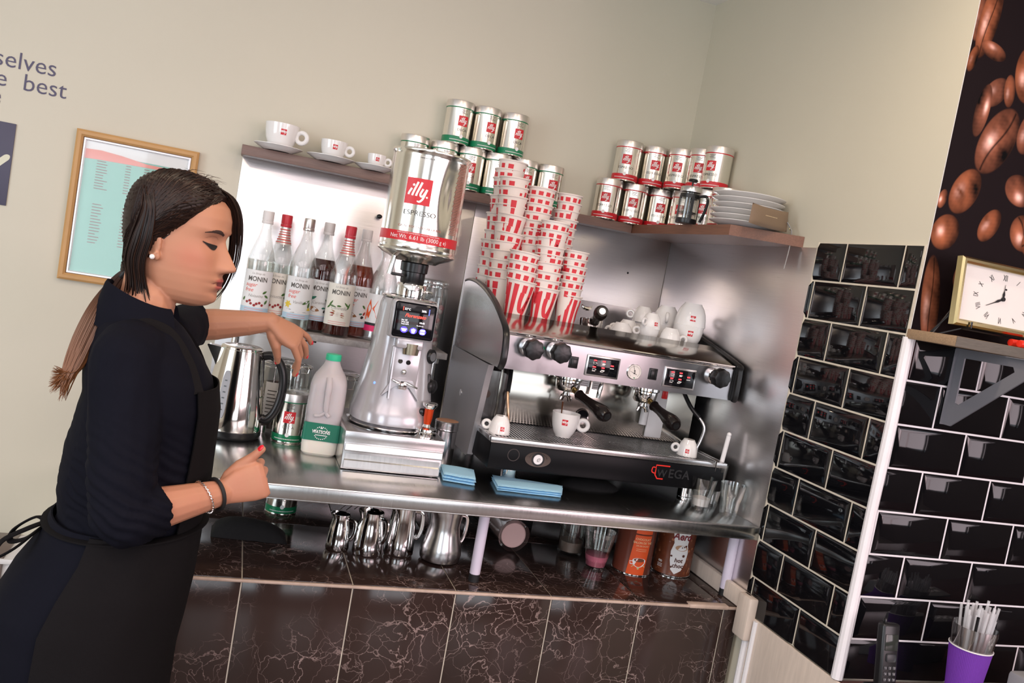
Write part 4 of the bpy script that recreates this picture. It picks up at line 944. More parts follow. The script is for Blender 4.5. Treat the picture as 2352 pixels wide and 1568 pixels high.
# ================= syrup bottles =================
BP = [(0, .004), (.030, .003), (.036, 0), (.0395, .003), (.041, .010), (.041, .165), (.0415, .175), (.0415, .190), (.036, .212), (.027, .237), (.0185, .262), (.0145, .285), (.0138, .300), (.0155, .302), (.0155, .306), (.0138, .308)]
def bprof(z):
    pts = BP[3:]
    for (r0, z0), (r1, z1) in zip(pts, pts[1:]):
        if z <= z1: return r0 + (r1 - r0) * (z - z0) / max(z1 - z0, 1e-6)
    return .0138
bglass = thin_glass('bottle glass', (.93, .94, .93), .05)
def syrup(x, y, liq, level, capc, lines, art, lab, wrap=None, turn=0, blue=True):
    a = math.atan2(CP.y - y, CP.x - x) + math.radians(turn)
    t = thing('syrup_bottle', lab, 'syrup bottle', (x, y, -.4975), a, 'syrup bottles on the grey shelf')
    b = MB(); b.lathe(BP, 36); g_ = obj('glass_bottle', b, bglass, t)
    if liq:
        n = [(0, .007)] + [(max(bprof(z) - .002, .002), z) for z in [.008, .02, .1, .16, .175, .19, .2, .212, .225, .237] if z < level] + [(bprof(level) - .002, level), (0, level)]
        b = MB(); b.lathe(n, 32); obj('syrup', b, liq, t)
    b = MB(); b.lathe([(.0128, .306), (.0158, .306), (.0162, .310), (.0162, .331), (.0150, .334), (0, .3345)], 24); b.lathe([(.0160, .297), (.0166, .298), (.0166, .3045), (.0160, .3055)], 24); obj('cap', b, capc, t)
    F = lambda l: (lambda u, v: ((.0413 + l) * math.cos(u / .0413), (.0413 + l) * math.sin(u / .0413), v))
    b = MB(); b.mapped(rect2(-.050, .050, .036, .160, 24), F(0), 0)
    if blue: b.mapped(rect2(-.050, .050, .036, .052, 24), F(.0002), 1)
    lb = obj('label', b, [mat('label cream', (.80, .76, .68), .5) if not blue else mat('label white', (.80, .80, .80), .5), mat('label blue', (.46, .62, .74), .5)], t)
    b = MB(); b.mapped(text('MONIN', .0195, sx=.86, bold=.018), lambda u, v: F(.0005)(u, .128 + v)); b.mapped(text('Le Sirop de', .008, shear=.3), lambda u, v: F(.0005)(u, .148 + v), 1)
    z = .112
    for s_, k, sz in lines:
        b.mapped(text(s_, sz, shear=.25, align='LEFT' if k == 2 else 'CENTER'), (lambda zz, kk: lambda u, v: F(.0005)(u + (-.034 if kk == 2 else 0), zz + v))(z, k), k); z -= sz * .95
    for i in range(2): b.mapped(rect2(-.028, .028, .046 - i * .006, .0475 - i * .006, 6), F(.0006), 3)
    obj('label_text', b, [letter, mat('soft grey ink', (.35, .33, .31), .5), mat('coral red ink', (.75, .10, .06), .5), mat('pink ink', (.72, .30, .30), .5)], lb)
    b = MB(); lf = lambda cx, cy, L, w_, an, mi: b.mapped(([(cx + (p - .5) * L * math.cos(an) - q * w_ * math.sin(an), cy + (p - .5) * L * math.sin(an) + q * w_ * math.cos(an)) for p, q in [(0, 0), (.25, .45), (.55, .5), (.85, .25), (1, 0), (.8, -.25), (.5, -.45), (.2, -.35)]], [tuple(range(8))]), F(.0007), mi)
    if art == 'nut':
        for q in [(.026, .098, .016, .007, .6, 0), (.033, .086, .016, .007, -.5, 0), (-.034, .074, .013, .007, 1.2, 0), (.034, .070, .016, .008, 1.0, 0), (.0, .064, .07, .0015, -.1, 1)]: lf(*q)
        for cx, cy in ((-.022, .066), (-.010, .062), (-.014, .070), (.0, .058), (.006, .063), (.014, .066), (.022, .060)): b.mapped(disc2(cx, cy, .0038), F(.0009), 2)
    elif art == 'vanilla':
        for q in [(.026, .088, .03, .008, .5, 0), (.036, .080, .022, .009, 1.4, 0), (0, .060, .07, .0016, -.1, 4), (.005, .056, .05, .0016, .1, 4)]: lf(*q)
        for k in range(6): lf(-.030 + .006 * math.cos(k), .077 + .006 * math.sin(k), .012, .006, k, 3)
        for k in range(4): lf(.038 + .004 * math.cos(k), .066 + .004 * math.sin(k), .010, .005, k, 3)
    elif art == 'caramel':
        for q in [(-.018, .104, .022, .009, .5, 5), (.024, .098, .016, .007, -.8, 0), (-.012, .070, .034, .016, -.2, 1), (.022, .066, .012, .010, .3, 4), (.016, .076, .012, .006, .2, 5), (.028, .078, .014, .007, 1.0, 2), (-.026, .096, .016, .005, 1.2, 5)]: lf(*q)
    elif art == 'cinnamon':
        for q in [(-.026, .100, .022, .006, 1.0, 0), (-.018, .092, .020, .006, -.2, 0), (.022, .100, .02, .006, 2.4, 0), (.030, .096, .022, .006, 1.2, 0), (.0, .094, .014, .006, 0, 0), (-.032, .090, .018, .006, .7, 0)]: lf(*q)
        for k in range(6): lf(-.004 + .002 * (k % 2), .066 + .0035 * (k % 3), .046, .0045, .12 * (-1) ** k - .05 * k, 1 if k % 2 else 2)
    obj('label_picture', b, [mat('leaf green', (.07, .16, .035), .5), mat('bark brown', (.34, .15, .06), .5), mat('berry red', (.30, .02, .02), .5), mat('petal yellow', (.75, .55, .05), .5), mat('pod black', (.02, .012, .01), .5), mat('leaf teal', (.04, .20, .13), .5)], lb)
    if wrap:
        b = MB(); W_ = lambda l: (lambda u, v: ((bprof(v) + l) * math.cos(u / .016), (bprof(v) + l) * math.sin(u / .016), v))
        b.lathe([(bprof(z) + .0006, z) for z in (.245, .255, .262, .27, .28, .29, .297)], 28, 0)
        for i in range(6): b.mapped(rect2(-.022, .022, .250 + i * .0075, .2525 + i * .0075 + (i % 2) * .001, 10), W_(.0012), 1)
        obj('neck_wrap', b, [mat('foil', (.80, .76, .74), .3, .8), mat('wrap red', (.62, .10, .09), .5)], t)
    return t
amber = mat('amber syrup', (.42, .055, .006), .05, trans=.75, ior=1.2); dark = mat('dark caramel syrup', (.10, .010, .004), .05, trans=.6, ior=1.2); clear = mat('clear syrup', (.82, .84, .80), .05, trans=.95, ior=1.15)
wcap = mat('white cap', (.72, .68, .67), .4); rcap = mat('red foil cap', (.60, .03, .05), .3); mcap = mat('metal cap', (.68, .64, .62), .3, 1.0)
syrup(-1.355, -.105, clear, .19, wcap, (('sugar', 2, .016), ('free', 2, .016), ('Noisette', 1, .012)), 'nut', 'clear syrup bottle with white cap, furthest left, sugar free hazelnut label', turn=-4)
syrup(-1.300, -.062, clear, .185, rcap, (('', 2, .028), ('Noisette', 1, .013)), 'nut', 'clear syrup bottle with red cap and striped neck, second from left', wrap=True, turn=-3, blue=False)
syrup(-1.236, -.108, clear, .05, mcap, (('sugar', 2, .016), ('free', 2, .016), ('Vanille', 1, .012)), 'vanilla', 'empty looking bottle with vanilla flower label and metal cap', turn=2)
syrup(-1.173, -.064, dark, .222, wcap, (('', 2, .026), ('Caramel', 1, .012)), 'caramel', 'dark brown syrup bottle with white cap, behind the cinnamon bottle', turn=4)
syrup(-1.114, -.120, dark, .115, rcap, (('', 2, .030), ('Cannelle', 1, .014)), 'cinnamon', 'front syrup bottle with cinnamon stick label, red cap and striped neck', wrap=True, turn=0, blue=False)
syrup(-1.058, -.066, amber, .222, wcap, (('sugar', 2, .016), ('free', 2, .016)), 'caramel', 'amber syrup bottle with white cap, rightmost of the row', turn=4)
# juice carafe behind the grinder
t = thing('glass_carafe', 'glass bottle with an orange and pink flame label behind the grinder', 'bottle', (-.985, -.075, -.4975), -1.7)
b = MB(); b.lathe([(0, .004), (.040, .003), (.045, .010), (.045, .15), (.038, .20), (.022, .235), (.019, .262), (.034, .30), (.036, .31), (.034, .31), (.017, .262), (.036, .20), (.043, .15), (.043, .012), (0, .008)], 36); obj('glass_bottle', b, bglass, t)
b = MB(); F = lambda l: (lambda u, v: ((.0455 + l) * math.cos(u / .0455), (.0455 + l) * math.sin(u / .0455), v)); b.mapped(rect2(-.06, .06, .03, .145, 20), F(0), 0)
b.mapped(rect2(-.06, .06, .03, .048, 20), F(.0003), 1); b.mapped(rect2(-.06, .06, .048, .056, 20), F(.0003), 3)
for x_, sgn in ((-.038, 1), (-.012, -1), (.014, 1), (.036, -1)): b.mapped(([(x_ - .010 * sgn, .062), (x_ + .006, .070), (x_ + .012 * sgn, .10), (x_ + .004, .128), (x_ - .006, .10)], [(0, 1, 2, 3, 4)]), F(.0005), 2)
obj('label', b, [printw, mat('hot pink', (.80, .02, .14), .5), mat('flame orange', (.85, .12, .03), .5), blackm], t)
# marshmallow jar
def clip_jar(name, lab, cat, loc, r, h, rz=0):
    t = thing(name, lab, cat, loc, rz)
    b = MB(); b.lathe([(0, .004), (r * .9, .002), (r, .010), (r, h * .80), (r * .93, h * .86), (r * .93, h * .90), (r * .90, h * .90), (r * .90, h * .86), (r * .965, h * .79), (r * .965, .012), (0, .008)], 40); obj('glass_jar', b, tglass, t)
    b = MB(); b.lathe([(r * .95, h * .91), (r * .98, h * .93), (r * .97, h * .96), (r * .80, h * .985), (r * .45, h * .97), (0, h * .97)], 40); obj('lid', b, tglass, t)
    b = MB()
    for z in (.885, .935): b.tube([(r * .985 * math.cos(k * PI / 18), r * .985 * math.sin(k * PI / 18), h * z) for k in range(36)], .0013, 6, closed=True)
    b.tube([(r * .97, -.012, h * .93), (r * 1.12, -.012, h * .90), (r * 1.10, -.010, h * .76), (r * 1.10, .010, h * .76), (r * 1.12, .012, h * .90), (r * .97, .012, h * .93)], .0013, 6); b.tube([(-r * .98, 0, h * .86), (-r * 1.12, 0, h * .90), (-r * .98, 0, h * .96)], .0018, 6)
    obj('wire_clip', b, chrome, t); return t
mj = clip_jar('marshmallow_jar', 'clip top glass jar of pink and white marshmallows on the grey shelf', 'jar', (-.838, -.085, -.4975), .056, .222, -1.3)
rnd = random.Random(2); pk = mat('pink marshmallow', (.80, .36, .40), .7); wk = mat('white marshmallow', (.82, .72, .70), .7)
b = MB()
for i in range(230):
    a = rnd.uniform(0, 2 * PI); z = .016 + .128 * (i / 230); q = .045 * math.sqrt(rnd.uniform(.45, 1)); L = .011; d = Vector((rnd.gauss(0, 1), rnd.gauss(0, 1), rnd.gauss(0, 1))).normalized()
    b.lathe([(0, -L / 2), (.0052, -L / 2), (.0062, -L / 4), (.0062, L / 4), (.0052, L / 2), (0, L / 2)], 8, 0 if rnd.random() < .45 else 1, lookM((q * math.cos(a), q * math.sin(a), z), d))
o = obj('marshmallows', b, [pk, wk]); o.location = mj.location; tag(o, 'pink and white mini marshmallows filling the clip top jar', 'marshmallows', kind='stuff')
t = thing('corkscrew', 'small black hook on the splashback left of the big hopper tin', 'hook', (-1.0236, -.006, -.115)); b = MB(); b.sphere((0, -.010, 0), .009, 12, sc=(1, .8, .8)); b.cyl((0, 0, 0), (0, -.01, 0), .004); obj('hook', b, black, t)
t['category'] = 'hook'; t.name = 'wall_hook'

# ================= kettle, jars, milk =================
kt = thing('kettle', 'polished steel electric kettle with black handle beside the barista', 'kettle', (-1.375, -.395, -.77))
kst = mat('kettle steel', (.70, .68, .64), .10, 1.0)
b = MB(); b.lathe([(.0765, .022), (.0775, .028), (.0765, .06), (.071, .12), (.063, .18), (.0565, .225), (.0555, .232), (.050, .236)], 56)
b.prism([(-.052, .232), (-.052, .165), (-.066, .195), (-.088, .2335), (-.086, .236)], -.014, .014, 'xz'); obj('body', b, kst, kt)
b = MB(); b.lathe([(0, 0), (.072, 0), (.076, .003), (.0785, .010), (.0785, .022), (0, .022)], 48); obj('base', b, black, kt)
b = MB(); b.lathe([(.054, .232), (.053, .238), (.046, .2415), (.035, .240), (.025, .2425), (0, .2425)], 48); obj('lid', b, kst, kt)
b = MB(); M_ = RZ(math.radians(-12)); b.tube(spl([(.056, 0, .222), (.080, 0, .226), (.104, 0, .205), (.117, 0, .165), (.116, 0, .115), (.104, 0, .075), (.086, 0, .055), (.072, 0, .060)], 6), [.009] + [.0115] * 41 + [.009], 14, M=M_); b.box(.060, .080, -.007, .007, .04, .20, .004, 0, M_ @ T((0, 0, .01)) @ RY(math.radians(-5.5)))
obj('handle', b, black, kt)
ka = math.atan2(CP.y + .395, CP.x + 1.375) - .42
b = MB(); kf = lambda z: .0765 + (.063 - .0765) * (z - .06) / .12 if z > .06 else .0768
Fk = lambda l, z_: kf(z_) + l
vs = []; n = 30
for k in range(n):
    a = 2 * PI * k / n; u = .0105 * math.copysign(abs(math.cos(a)) ** .6, math.cos(a)); v = .118 + .062 * math.copysign(abs(math.sin(a)) ** .5, math.sin(a)); vs.append((u, v))
b.mapped((vs, [tuple(range(n))]), lambda u, v: ((kf(v) + .0022) * math.cos(ka + u / .07), (kf(v) + .0022) * math.sin(ka + u / .07), v)); vs2 = [tuple(x) for x in b.v]
b.add([((kf(v)) * math.cos(ka + u / .07), (kf(v)) * math.sin(ka + u / .07), v) for u, v in vs] + vs2, [(k, (k + 1) % n, n + (k + 1) % n, n + k) for k in range(n)])
wn = obj('water_gauge', b, mat('smoky gauge plastic', (.22, .20, .21), .15), kt)
b = MB()
for i in range(6): b.mapped(rect2(-.003, .003, .078 + i * .015, .081 + i * .015), lambda u, v: ((kf(v) + .003) * math.cos(ka + u / .07), (kf(v) + .003) * math.sin(ka + u / .07), v))
obj('gauge_marks', b, black, wn)
jb = clip_jar('storage_jar', 'clip top glass jar with a white label standing behind the kettle handle', 'jar', (-1.268, -.262, -.77), .052, .205, -1.2)
b = MB(); F = lambda l: (lambda u, v: ((.0525 + l) * math.cos(-.5 + u / .0525), (.0525 + l) * math.sin(-.5 + u / .0525), v)); b.mapped(rect2(-.025, .025, .045, .14, 10), F(0), 0)
for i in range(7): b.mapped(rect2(-.017, .012 - .004 * (i % 3), .055 + i * .010, .0575 + i * .010, 4), F(.0005), 1)
obj('label', b, [printw, letter], jb)
b = MB(); b.lathe([(0, .009), (.049, .009), (.049, .13), (0, .132)], 28); obj('contents', b, mat('dark coffee powder', (.05, .03, .025), .8), jb)
clip_jar('storage_jar', 'small clip top glass jar on top of the green banded worktop tin', 'jar', (-1.226, -.386, -.6358), .039, .078, -1.2)
clip_jar('storage_jar', 'glass jar half hidden behind the milk bottle and grinder', 'jar', (-1.085, -.24, -.77), .050, .19, -1.2)
b = MB(); b.lathe([(0, 0), (.03, 0), (.03, .028), (0, .028)], 28); b.lathe([(.0305, .006), (.031, .008), (.0305, .010)], 28); t = obj('small_tin', b, satin); t.location = (-1.305, -.345, -.77); tag(t, 'little round steel tin lying behind the kettle base', 'tin')
t.location = (-1.268, -.345 + .0, -.77); t.location.y = -.352; t.location.x = -1.297; t.scale = (.5, .5, 1)
mk = thing('milk_bottle', 'two litre plastic milk bottle with green cap and green label', 'milk bottle', (-1.148, -.485, -.77), math.radians(-8))
mp = mat('milky plastic', (.50, .46, .47), .35, sss=.2); milk = mat('milk white', (.82, .77, .68), .4, sss=.3)
def mprof(z):
    pts = [(0, .040), (.006, .0455), (.03, .0475), (.065, .0475), (.070, .0455), (.105, .0455), (.110, .0475), (.15, .0475), (.185, .0465), (.205, .0415), (.220, .031), (.235, .022), (.245, .0185), (.252, .0185)]
    for (z0, r0), (z1, r1) in zip(pts, pts[1:]):
        if z <= z1: return r0 + (r1 - r0) * (z - z0) / (z1 - z0)
    return .0185
zz = [0, .003, .006, .02, .045, .060, .065, .070, .0715, .09, .105, .110, .125, .14, .15, .16, .17, .18, .19, .2, .208, .215, .223, .235, .245, .252]
def msec(z0, z1):
    out = []
    for z in zz:
        if z0 <= z <= z1: r = mprof(z); k = .45 if z < .19 else .45 + .55 * min(1, (z - .19) / .04); out.append(((0, 0, z), r, r, (1, 0, 0), (0, 1, 0), k))
    return out
b = MB(); b.loft(msec(.07, .26), 48)
bm = bmesh.new(); obj('bottle_body', b, mp, mk); bm.free()
b = MB(); b.loft(msec(0, .071), 48); obj('milk_filled_base', b, milk, mk)
b = MB(); b.tube(spl([(.0, -.040, .205), (.002, -.051, .185), (.002, -.0525, .150), (.004, -.050, .118), (.012, -.048, .106)], 6), [.008] * 10 + [.007] * 8 + [.005] * 7, 12, flat=.55); b.tube(spl([(.004, -.049, .118), (-.01, -.047, .106), (-.024, -.0465, .104)], 5), .004, 8); obj('moulded_handle', b, mp, mk)
b = MB(); b.lathe([(.0175, .247), (.0200, .247), (.0203, .250), (.0200, .261), (.0185, .263), (0, .2635)], 32); obj('cap', b, mat('mint green cap', (.03, .50, .27), .4), mk)
b = MB()
def msurf(l):
    def fn(u, v):
        r = mprof(v) + l; h = r
        if abs(u) <= h * .82: return (u, -r, v)
        s = (abs(u) - h * .82); c = h * .18; a = min(s / c, PI / 2)
        if s / c <= PI / 2: return (math.copysign(h * .82 + c * math.sin(a), u), -(h - c + c * math.cos(a)), v)
        return (math.copysign(h, u), -(h * .82) + (s - c * PI / 2), v)
    return fn
b.mapped(rect2(-.060, .060, .040, .086, 40), msurf(.0012), 0); lb = obj('label', b, mat('label dark green', (.008, .16, .095), .4), mk)
b = MB(); b.mapped(text('WATSONS', .0118, sx=.80, bold=.03), lambda u, v: msurf(.0018)(u, .060 + v))
for k in range(9): a = PI * (k + 1) / 10; b.mapped(ribbon([(.016 * math.cos(a), .064 + .013 * math.sin(a)), (.016 * math.cos(a + .16), .064 + .013 * math.sin(a + .16))], .0028), msurf(.0018))
for k in range(9): a = -PI * (k + 1) / 10; b.mapped(ribbon([(.016 * math.cos(a), .058 + .013 * math.sin(a)), (.016 * math.cos(a + .16), .058 + .013 * math.sin(a + .16))], .0025), msurf(.0018))
b.mapped(rect2(-.014, .014, .0545, .0565), msurf(.0018)); b.mapped(disc2(0, .0735, .0035, .002), msurf(.0018)); b.mapped(rect2(-.057, -.050, .044, .062, 3), msurf(.0018))
obj('label_print', b, printw, lb)

# ================= grinder on its knock-out drawer =================
kd = thing('knock_drawer', 'wide stainless knock out drawer under the coffee grinder', 'drawer', (-.98, -.485, -.77))
b = MB(); b.box(-1.108, -.853, -.640, -.330, -.768, -.672, .003); b.box(-1.108, -.853, -.6405, -.638, -.70, -.672, .0008); 
for x in (-1.09, -.872):
    for y in (-.62, -.35): b.cyl((x, y, -.77), (x, y, -.765), .01, 12)
obj('casing', b, satin, kd, world=True)
b = MB(); b.prism([(-.641, -.764), (-.6465, -.762), (-.6465, -.744), (-.641, -.742), (-.6405, -.728), (-.638, -.727), (-.638, -.764)], -1.102, -.858, 'yz'); b.prism([(-.641, -.722), (-.6475, -.718), (-.645, -.703), (-.638, -.702), (-.638, -.722)], -1.104, -.856, 'yz')
dr = obj('drawer', b, steelh, kd, world=True)
b = MB(); b.box(-1.100, -.860, -.6395, -.6385, -.742, -.721); obj('recess_handle', b, mat('dark bronze recess', (.07, .045, .03), .4, .6), dr, world=True)  # dark bronze strip between the two drawer front ridges
gc = Vector((-.978, -.49, 0))
gp = mat('silver grey grinder paint', (.50, .49, .52), .24, .35, coat=.5)
gi = thing('coffee_grinder', 'silver grey coffee grinder with lit screen and a dented tin as hopper', 'grinder', (gc.x, gc.y, -.672))
XV, YV = (1, 0, 0), (0, 1, 0)
b = MB(); sec = [(-.658, .100, .116), (-.655, .107, .122), (-.632, .107, .122), (-.622, .103, .118), (-.60, .100, .112), (-.56, .094, .104), (-.50, .085, .094), (-.45, .079, .087), (-.40, .075, .082), (-.35, .071, .076), (-.336, .066, .070)]
b.loft([((gc.x, gc.y + (.0 if z < -.5 else .0), z), rx, ry, XV, YV, .78) for z, rx, ry in sec], 56); obj('body', b, gp, gi, world=True)
b = MB(); b.lathe([(.098, -.668), (.112, -.667), (.113, -.664), (.100, -.659)], 48, M=T((gc.x, gc.y, 0)) @ Matrix.Diagonal((1, 1.08, 1, 1))); b.lathe([(0, -.6715), (.09, -.6715), (.09, -.655), (0, -.655)], 40, M=T((gc.x, gc.y, 0))); obj('base_ring', b, chrome, gi, world=True)
# recessed front channel with chute, fork and button
b = MB(); b.prism([(-.594, -.455), (-.583, -.455), (-.583, -.585), (-.612, -.585), (-.604, -.54)], gc.x - .036, gc.x - .032, 'yz'); 
b.box(gc.x - .040, gc.x + .036, -.590, -.56, -.56, -.452, .004); b.prism([(gc.x - .052, -.580), (gc.x - .030, -.535), (gc.x + .024, -.535), (gc.x + .046, -.585), (gc.x + .016, -.552), (gc.x - .020, -.552)], -.602, -.57, 'xz'); obj('front_channel', b, gp, gi, world=True)
b = MB(); b.lathe([(.014, -.468), (.016, -.440), (.012, -.440), (.011, -.466)], 20, M=T((gc.x + .006, -.596, 0)) @ Matrix.Diagonal((1.4, .8, 1, 1))); obj('grounds_chute', b, mat('warm chute steel', (.5, .45, .33), .25, 1.0), gi, world=True)
b = MB()
for dx in (-.013, .008): b.cyl((gc.x + dx - .002, -.592, -.489 - dx * .1), (gc.x + dx - .002, -.5895, -.489), .006, 14)
obj('screw_hole', b, black, gi, world=True)
b = MB(); b.sphere((gc.x - .002, -.592, -.515), .0075, 14, sc=(1, .8, 1)); obj('push_button', b, chrome, gi, world=True)
b = MB(); z = -.540; b.tube(spl([(gc.x - .030, -.612, z + .004), (gc.x - .015, -.618, z), (gc.x, -.612, z + .002), (gc.x + .015, -.620, z - .002), (gc.x + .033, -.625, z - .008)], 5), .0028, 8); b.box(gc.x - .014, gc.x + .008, -.614, -.590, z - .018, z + .004, .003); obj('portafilter_fork', b, chrome, gi, world=True)
TS = T((gc.x + .001, -.598, -.380)) @ RX(math.radians(-3)) @ RY(0)
b = MB(); b.box(-.058, .056, -.006, .045, -.050, .048, .007, 0, TS, 3); b.box(-.036, .034, -.004, .03, -.074, -.046, .006, 0, TS); obj('head', b, gp, gi, world=True)
b = MB(); b.box(-.054, .052, -.0085, -.005, -.046, .044, .006, 0, TS, 3); hs = obj('screen_glass', b, blackg, gi, world=True)
b = MB(); pm = lambda u, v: tuple(TS @ Vector((u, -.0092, v)))
for body, sz, x_, z_, mi, al in (('32°C', .0075, -.030, .024, 0, 'LEFT'), ('30%', .0075, .014, .024, 0, 'LEFT'), ('Fiorenzato', .0125, 0, .007, 1, 'CENTER'), ('Day 187', .0045, -.034, -.003, 0, 'LEFT'), ('Week 520', .0045, -.034, -.008, 0, 'LEFT'), ('Total 5672', .0045, -.034, -.013, 0, 'LEFT'), ('10:45', .0065, .012, -.006, 0, 'LEFT'), ('Thu 08 Oct', .0038, .006, -.013, 0, 'LEFT')):
    b.mapped(text(body, sz, shear=.35 if mi else 0, bold=.02, align=al), lambda u, v: pm(u + x_, v + z_), mi)
b.mapped(rect2(-.034, -.032, .022, .032), pm, 1); b.mapped(rect2(.033, .035, .018, .033), pm, 2)
obj('screen_text', b, [mat('screen white', (.9, .9, .95), .5, emit=.6), mat('screen red', (.9, .08, .05), .5, emit=.7), mat('screen blue', (.1, .15, 1.0), .5, emit=1.5)], hs, world=True)
b = MB()
for i, x_ in enumerate((-.024, 0, .024)):
    P_ = lambda u, v: pm(u + x_, v - .026)
    if i == 2: b.mapped(rect2(-.006, .006, .001, .006), P_, 1); b.mapped(rect2(-.006, .006, -.006, -.001), P_, 1)
    elif i == 0: b.mapped(([(-.0075, .003), (.0075, .003), (.004, -.004), (-.004, -.004)], [(0, 1, 2, 3)]), P_, 1)
    else: b.mapped(([(-.006, .003), (0, .006), (.006, .003), (.003, -.006), (-.003, -.006)], [(0, 1, 2, 3, 4)]), P_, 1)
    b.mapped(disc2(0, 0, .0092, .0080, 20), lambda u, v: tuple(TS @ Vector((u + x_, -.0088, v - .026))), 0)
obj('touch_buttons', b, [mat('button blue glow', (.06, .04, 1.0), .5, emit=1.6), mat('button pale', (.6, .6, 1.0), .5, emit=2.0)], hs, world=True)
b = MB(); b.sphere((gc.x - .067, gc.y - .080, -.555), .004, 10); obj('status_light', b, mat('blue lamp', (.1, .2, 1.0), .4, emit=2.0), gi, world=True)
b = MB(); b.cyl((gc.x + .064, -.545, -.470), (gc.x + .073, -.555, -.470), .019, 24); b.cyl((gc.x + .070, -.553, -.470), (gc.x + .075, -.559, -.470), .012, 20, 1); obj('side_dial', b, [black, satin], gi, world=True)
b = MB(); b.lathe([(0, 0), (.017, 0), (.019, .006), (.018, .020), (.013, .024), (0, .025)], 20, M=lookM((gc.x + .075, -.545, -.548), (.7, -.7, 0))); b.box(gc.x + .064, gc.x + .078, -.565, -.535, -.575, -.515, .005); obj('side_knob', b, black, gi, world=True)
b = MB(); b.sphere((gc.x + .064, -.590, -.612), .018, 16, sc=(1.2, .35, .55)); obj('brand_badge', b, blackg, gi, world=True)
b = MB(); b.lathe([(.045, -.338), (.072, -.334), (.074, -.331), (.072, -.328), (.050, -.326)], 48, M=T((gc.x, gc.y, 0))); b.lathe([(.033, -.328), (.040, -.325), (.041, -.298), (.038, -.292), (.030, -.291)], 36, M=T((gc.x + .002, gc.y, 0))); b.cyl((gc.x + .036, gc.y - .02, -.307), (gc.x + .052, gc.y - .035, -.307), .003, 8); obj('adjusting_collar', b, chrome, gi, world=True)
b = MB(); b.lathe([(.030, -.292), (.032, -.288), (.0315, -.262), (.036, -.260), (.037, -.238), (.033, -.232), (.020, -.228)], 36, M=T((gc.x, gc.y, 0))); b.box(gc.x - .062, gc.x - .03, gc.y - .03, gc.y - .018, -.277, -.269, .002); obj('hopper_neck', b, black, gi, world=True)
b = MB(); b.tube([(gc.x - .062, gc.y - .03, -.222), (gc.x - .070, gc.y - .032, -.275)], .007, 12); obj('chute_shutter', b, chrome, gi, world=True)
CR = .1005
def canr(z): return CR
b = MB(); n = 72; rows = [(-.235, .055), (-.228, .066), (-.219, .090), (-.2135, .098), (-.210, .1035), (-.2065, .1035), (-.203, .1005), (-.198, .102), (-.194, .1005)] + [(-.18 + i * .0235, CR) for i in range(10)] + [(.040, .1005), (.043, .103), (.047, .1035), (.050, .1025), (.051, .098)]
vs = []; fs = []
def dent(a, z):
    # a crease pressed into the tin right of the logo
    da = (a + 1.05 + 3 * PI) % (2 * PI) - PI; k = math.exp(-((da / .30) ** 2) - (((z + .055) / .075) ** 2)); k2 = math.exp(-(((da - .10) / .10) ** 2) - (((z + .06) / .045) ** 2))
    return -.010 * k + .004 * k2
for z, r in rows:
    for k in range(n): a = 2 * PI * k / n; rr = r + (dent(a, z) if -.185 < z < .038 else 0); vs.append((gc.x - .002 + rr * math.cos(a), gc.y + rr * math.sin(a), z))
for i in range(len(rows) - 1):
    for k in range(n): fs.append((i * n + k, i * n + (k + 1) % n, (i + 1) * n + (k + 1) % n, (i + 1) * n + k))
fs.append(tuple(range((len(rows) - 1) * n, len(rows) * n))); b.add(vs, fs); hp = obj('hopper_tin', b, tinm, gi, world=True, smooth=50)
ca_ = math.atan2(CP.y - gc.y, CP.x - gc.x)
HF = lambda a0: (lambda l: (lambda u, v: (gc.x - .002 + (CR + dent(a0 + u / CR, v) + .0006 + l) * math.cos(a0 + u / CR), gc.y + (CR + dent(a0 + u / CR, v) + .0006 + l) * math.sin(a0 + u / CR), v)))
b = MB(); al = ca_ - .20
logo(b, HF(al), .066, 0, -.058, n=16); obj('logo', b, [red, printw], hp, world=True)
b = MB(); Fh = HF(al)(.0005)
for s_, sz, z_, x_, mi in (('ESPRESSO', .0175, -.118, .012, 0), ('CAFFÈ TOSTATO IN GRANI', .0082, -.150, .018, 1), ('100% ARABICA', .0050, .025, .01, 0)):
    b.mapped(text(s_, sz, sx=1.15), lambda u, v: Fh(u + x_, v + z_), mi, cell=.02)
for i in range(46): b.mapped(rect2(.105 + (i % 3) * .002, .135, -.150 + i * .004, -.148 + i * .004, 3), Fh, 1)
obj('lettering', b, [letter, mat('copper ink', (.40, .16, .12), .5)], hp, world=True)
b = MB(); b.mapped(rect2(-PI * CR * .98, PI * CR * .98, -.185, -.161, 72), HF(al)(.0002)); rb = obj('red_band', b, red, hp, world=True)
b = MB(); b.mapped(text('Net Wt. 6.61 lb (3000 g e)', .0145, sx=1.0), lambda u, v: HF(al)(.0008)(u + .020, v - .179), cell=.02); b.mapped(text('DARK ROASTED COFFEE BEANS • ROASTED WHOLE BEANS', .0042), lambda u, v: HF(al)(.0008)(u + .018, v - .1660), cell=.02); obj('band_text', b, printw, rb, world=True)
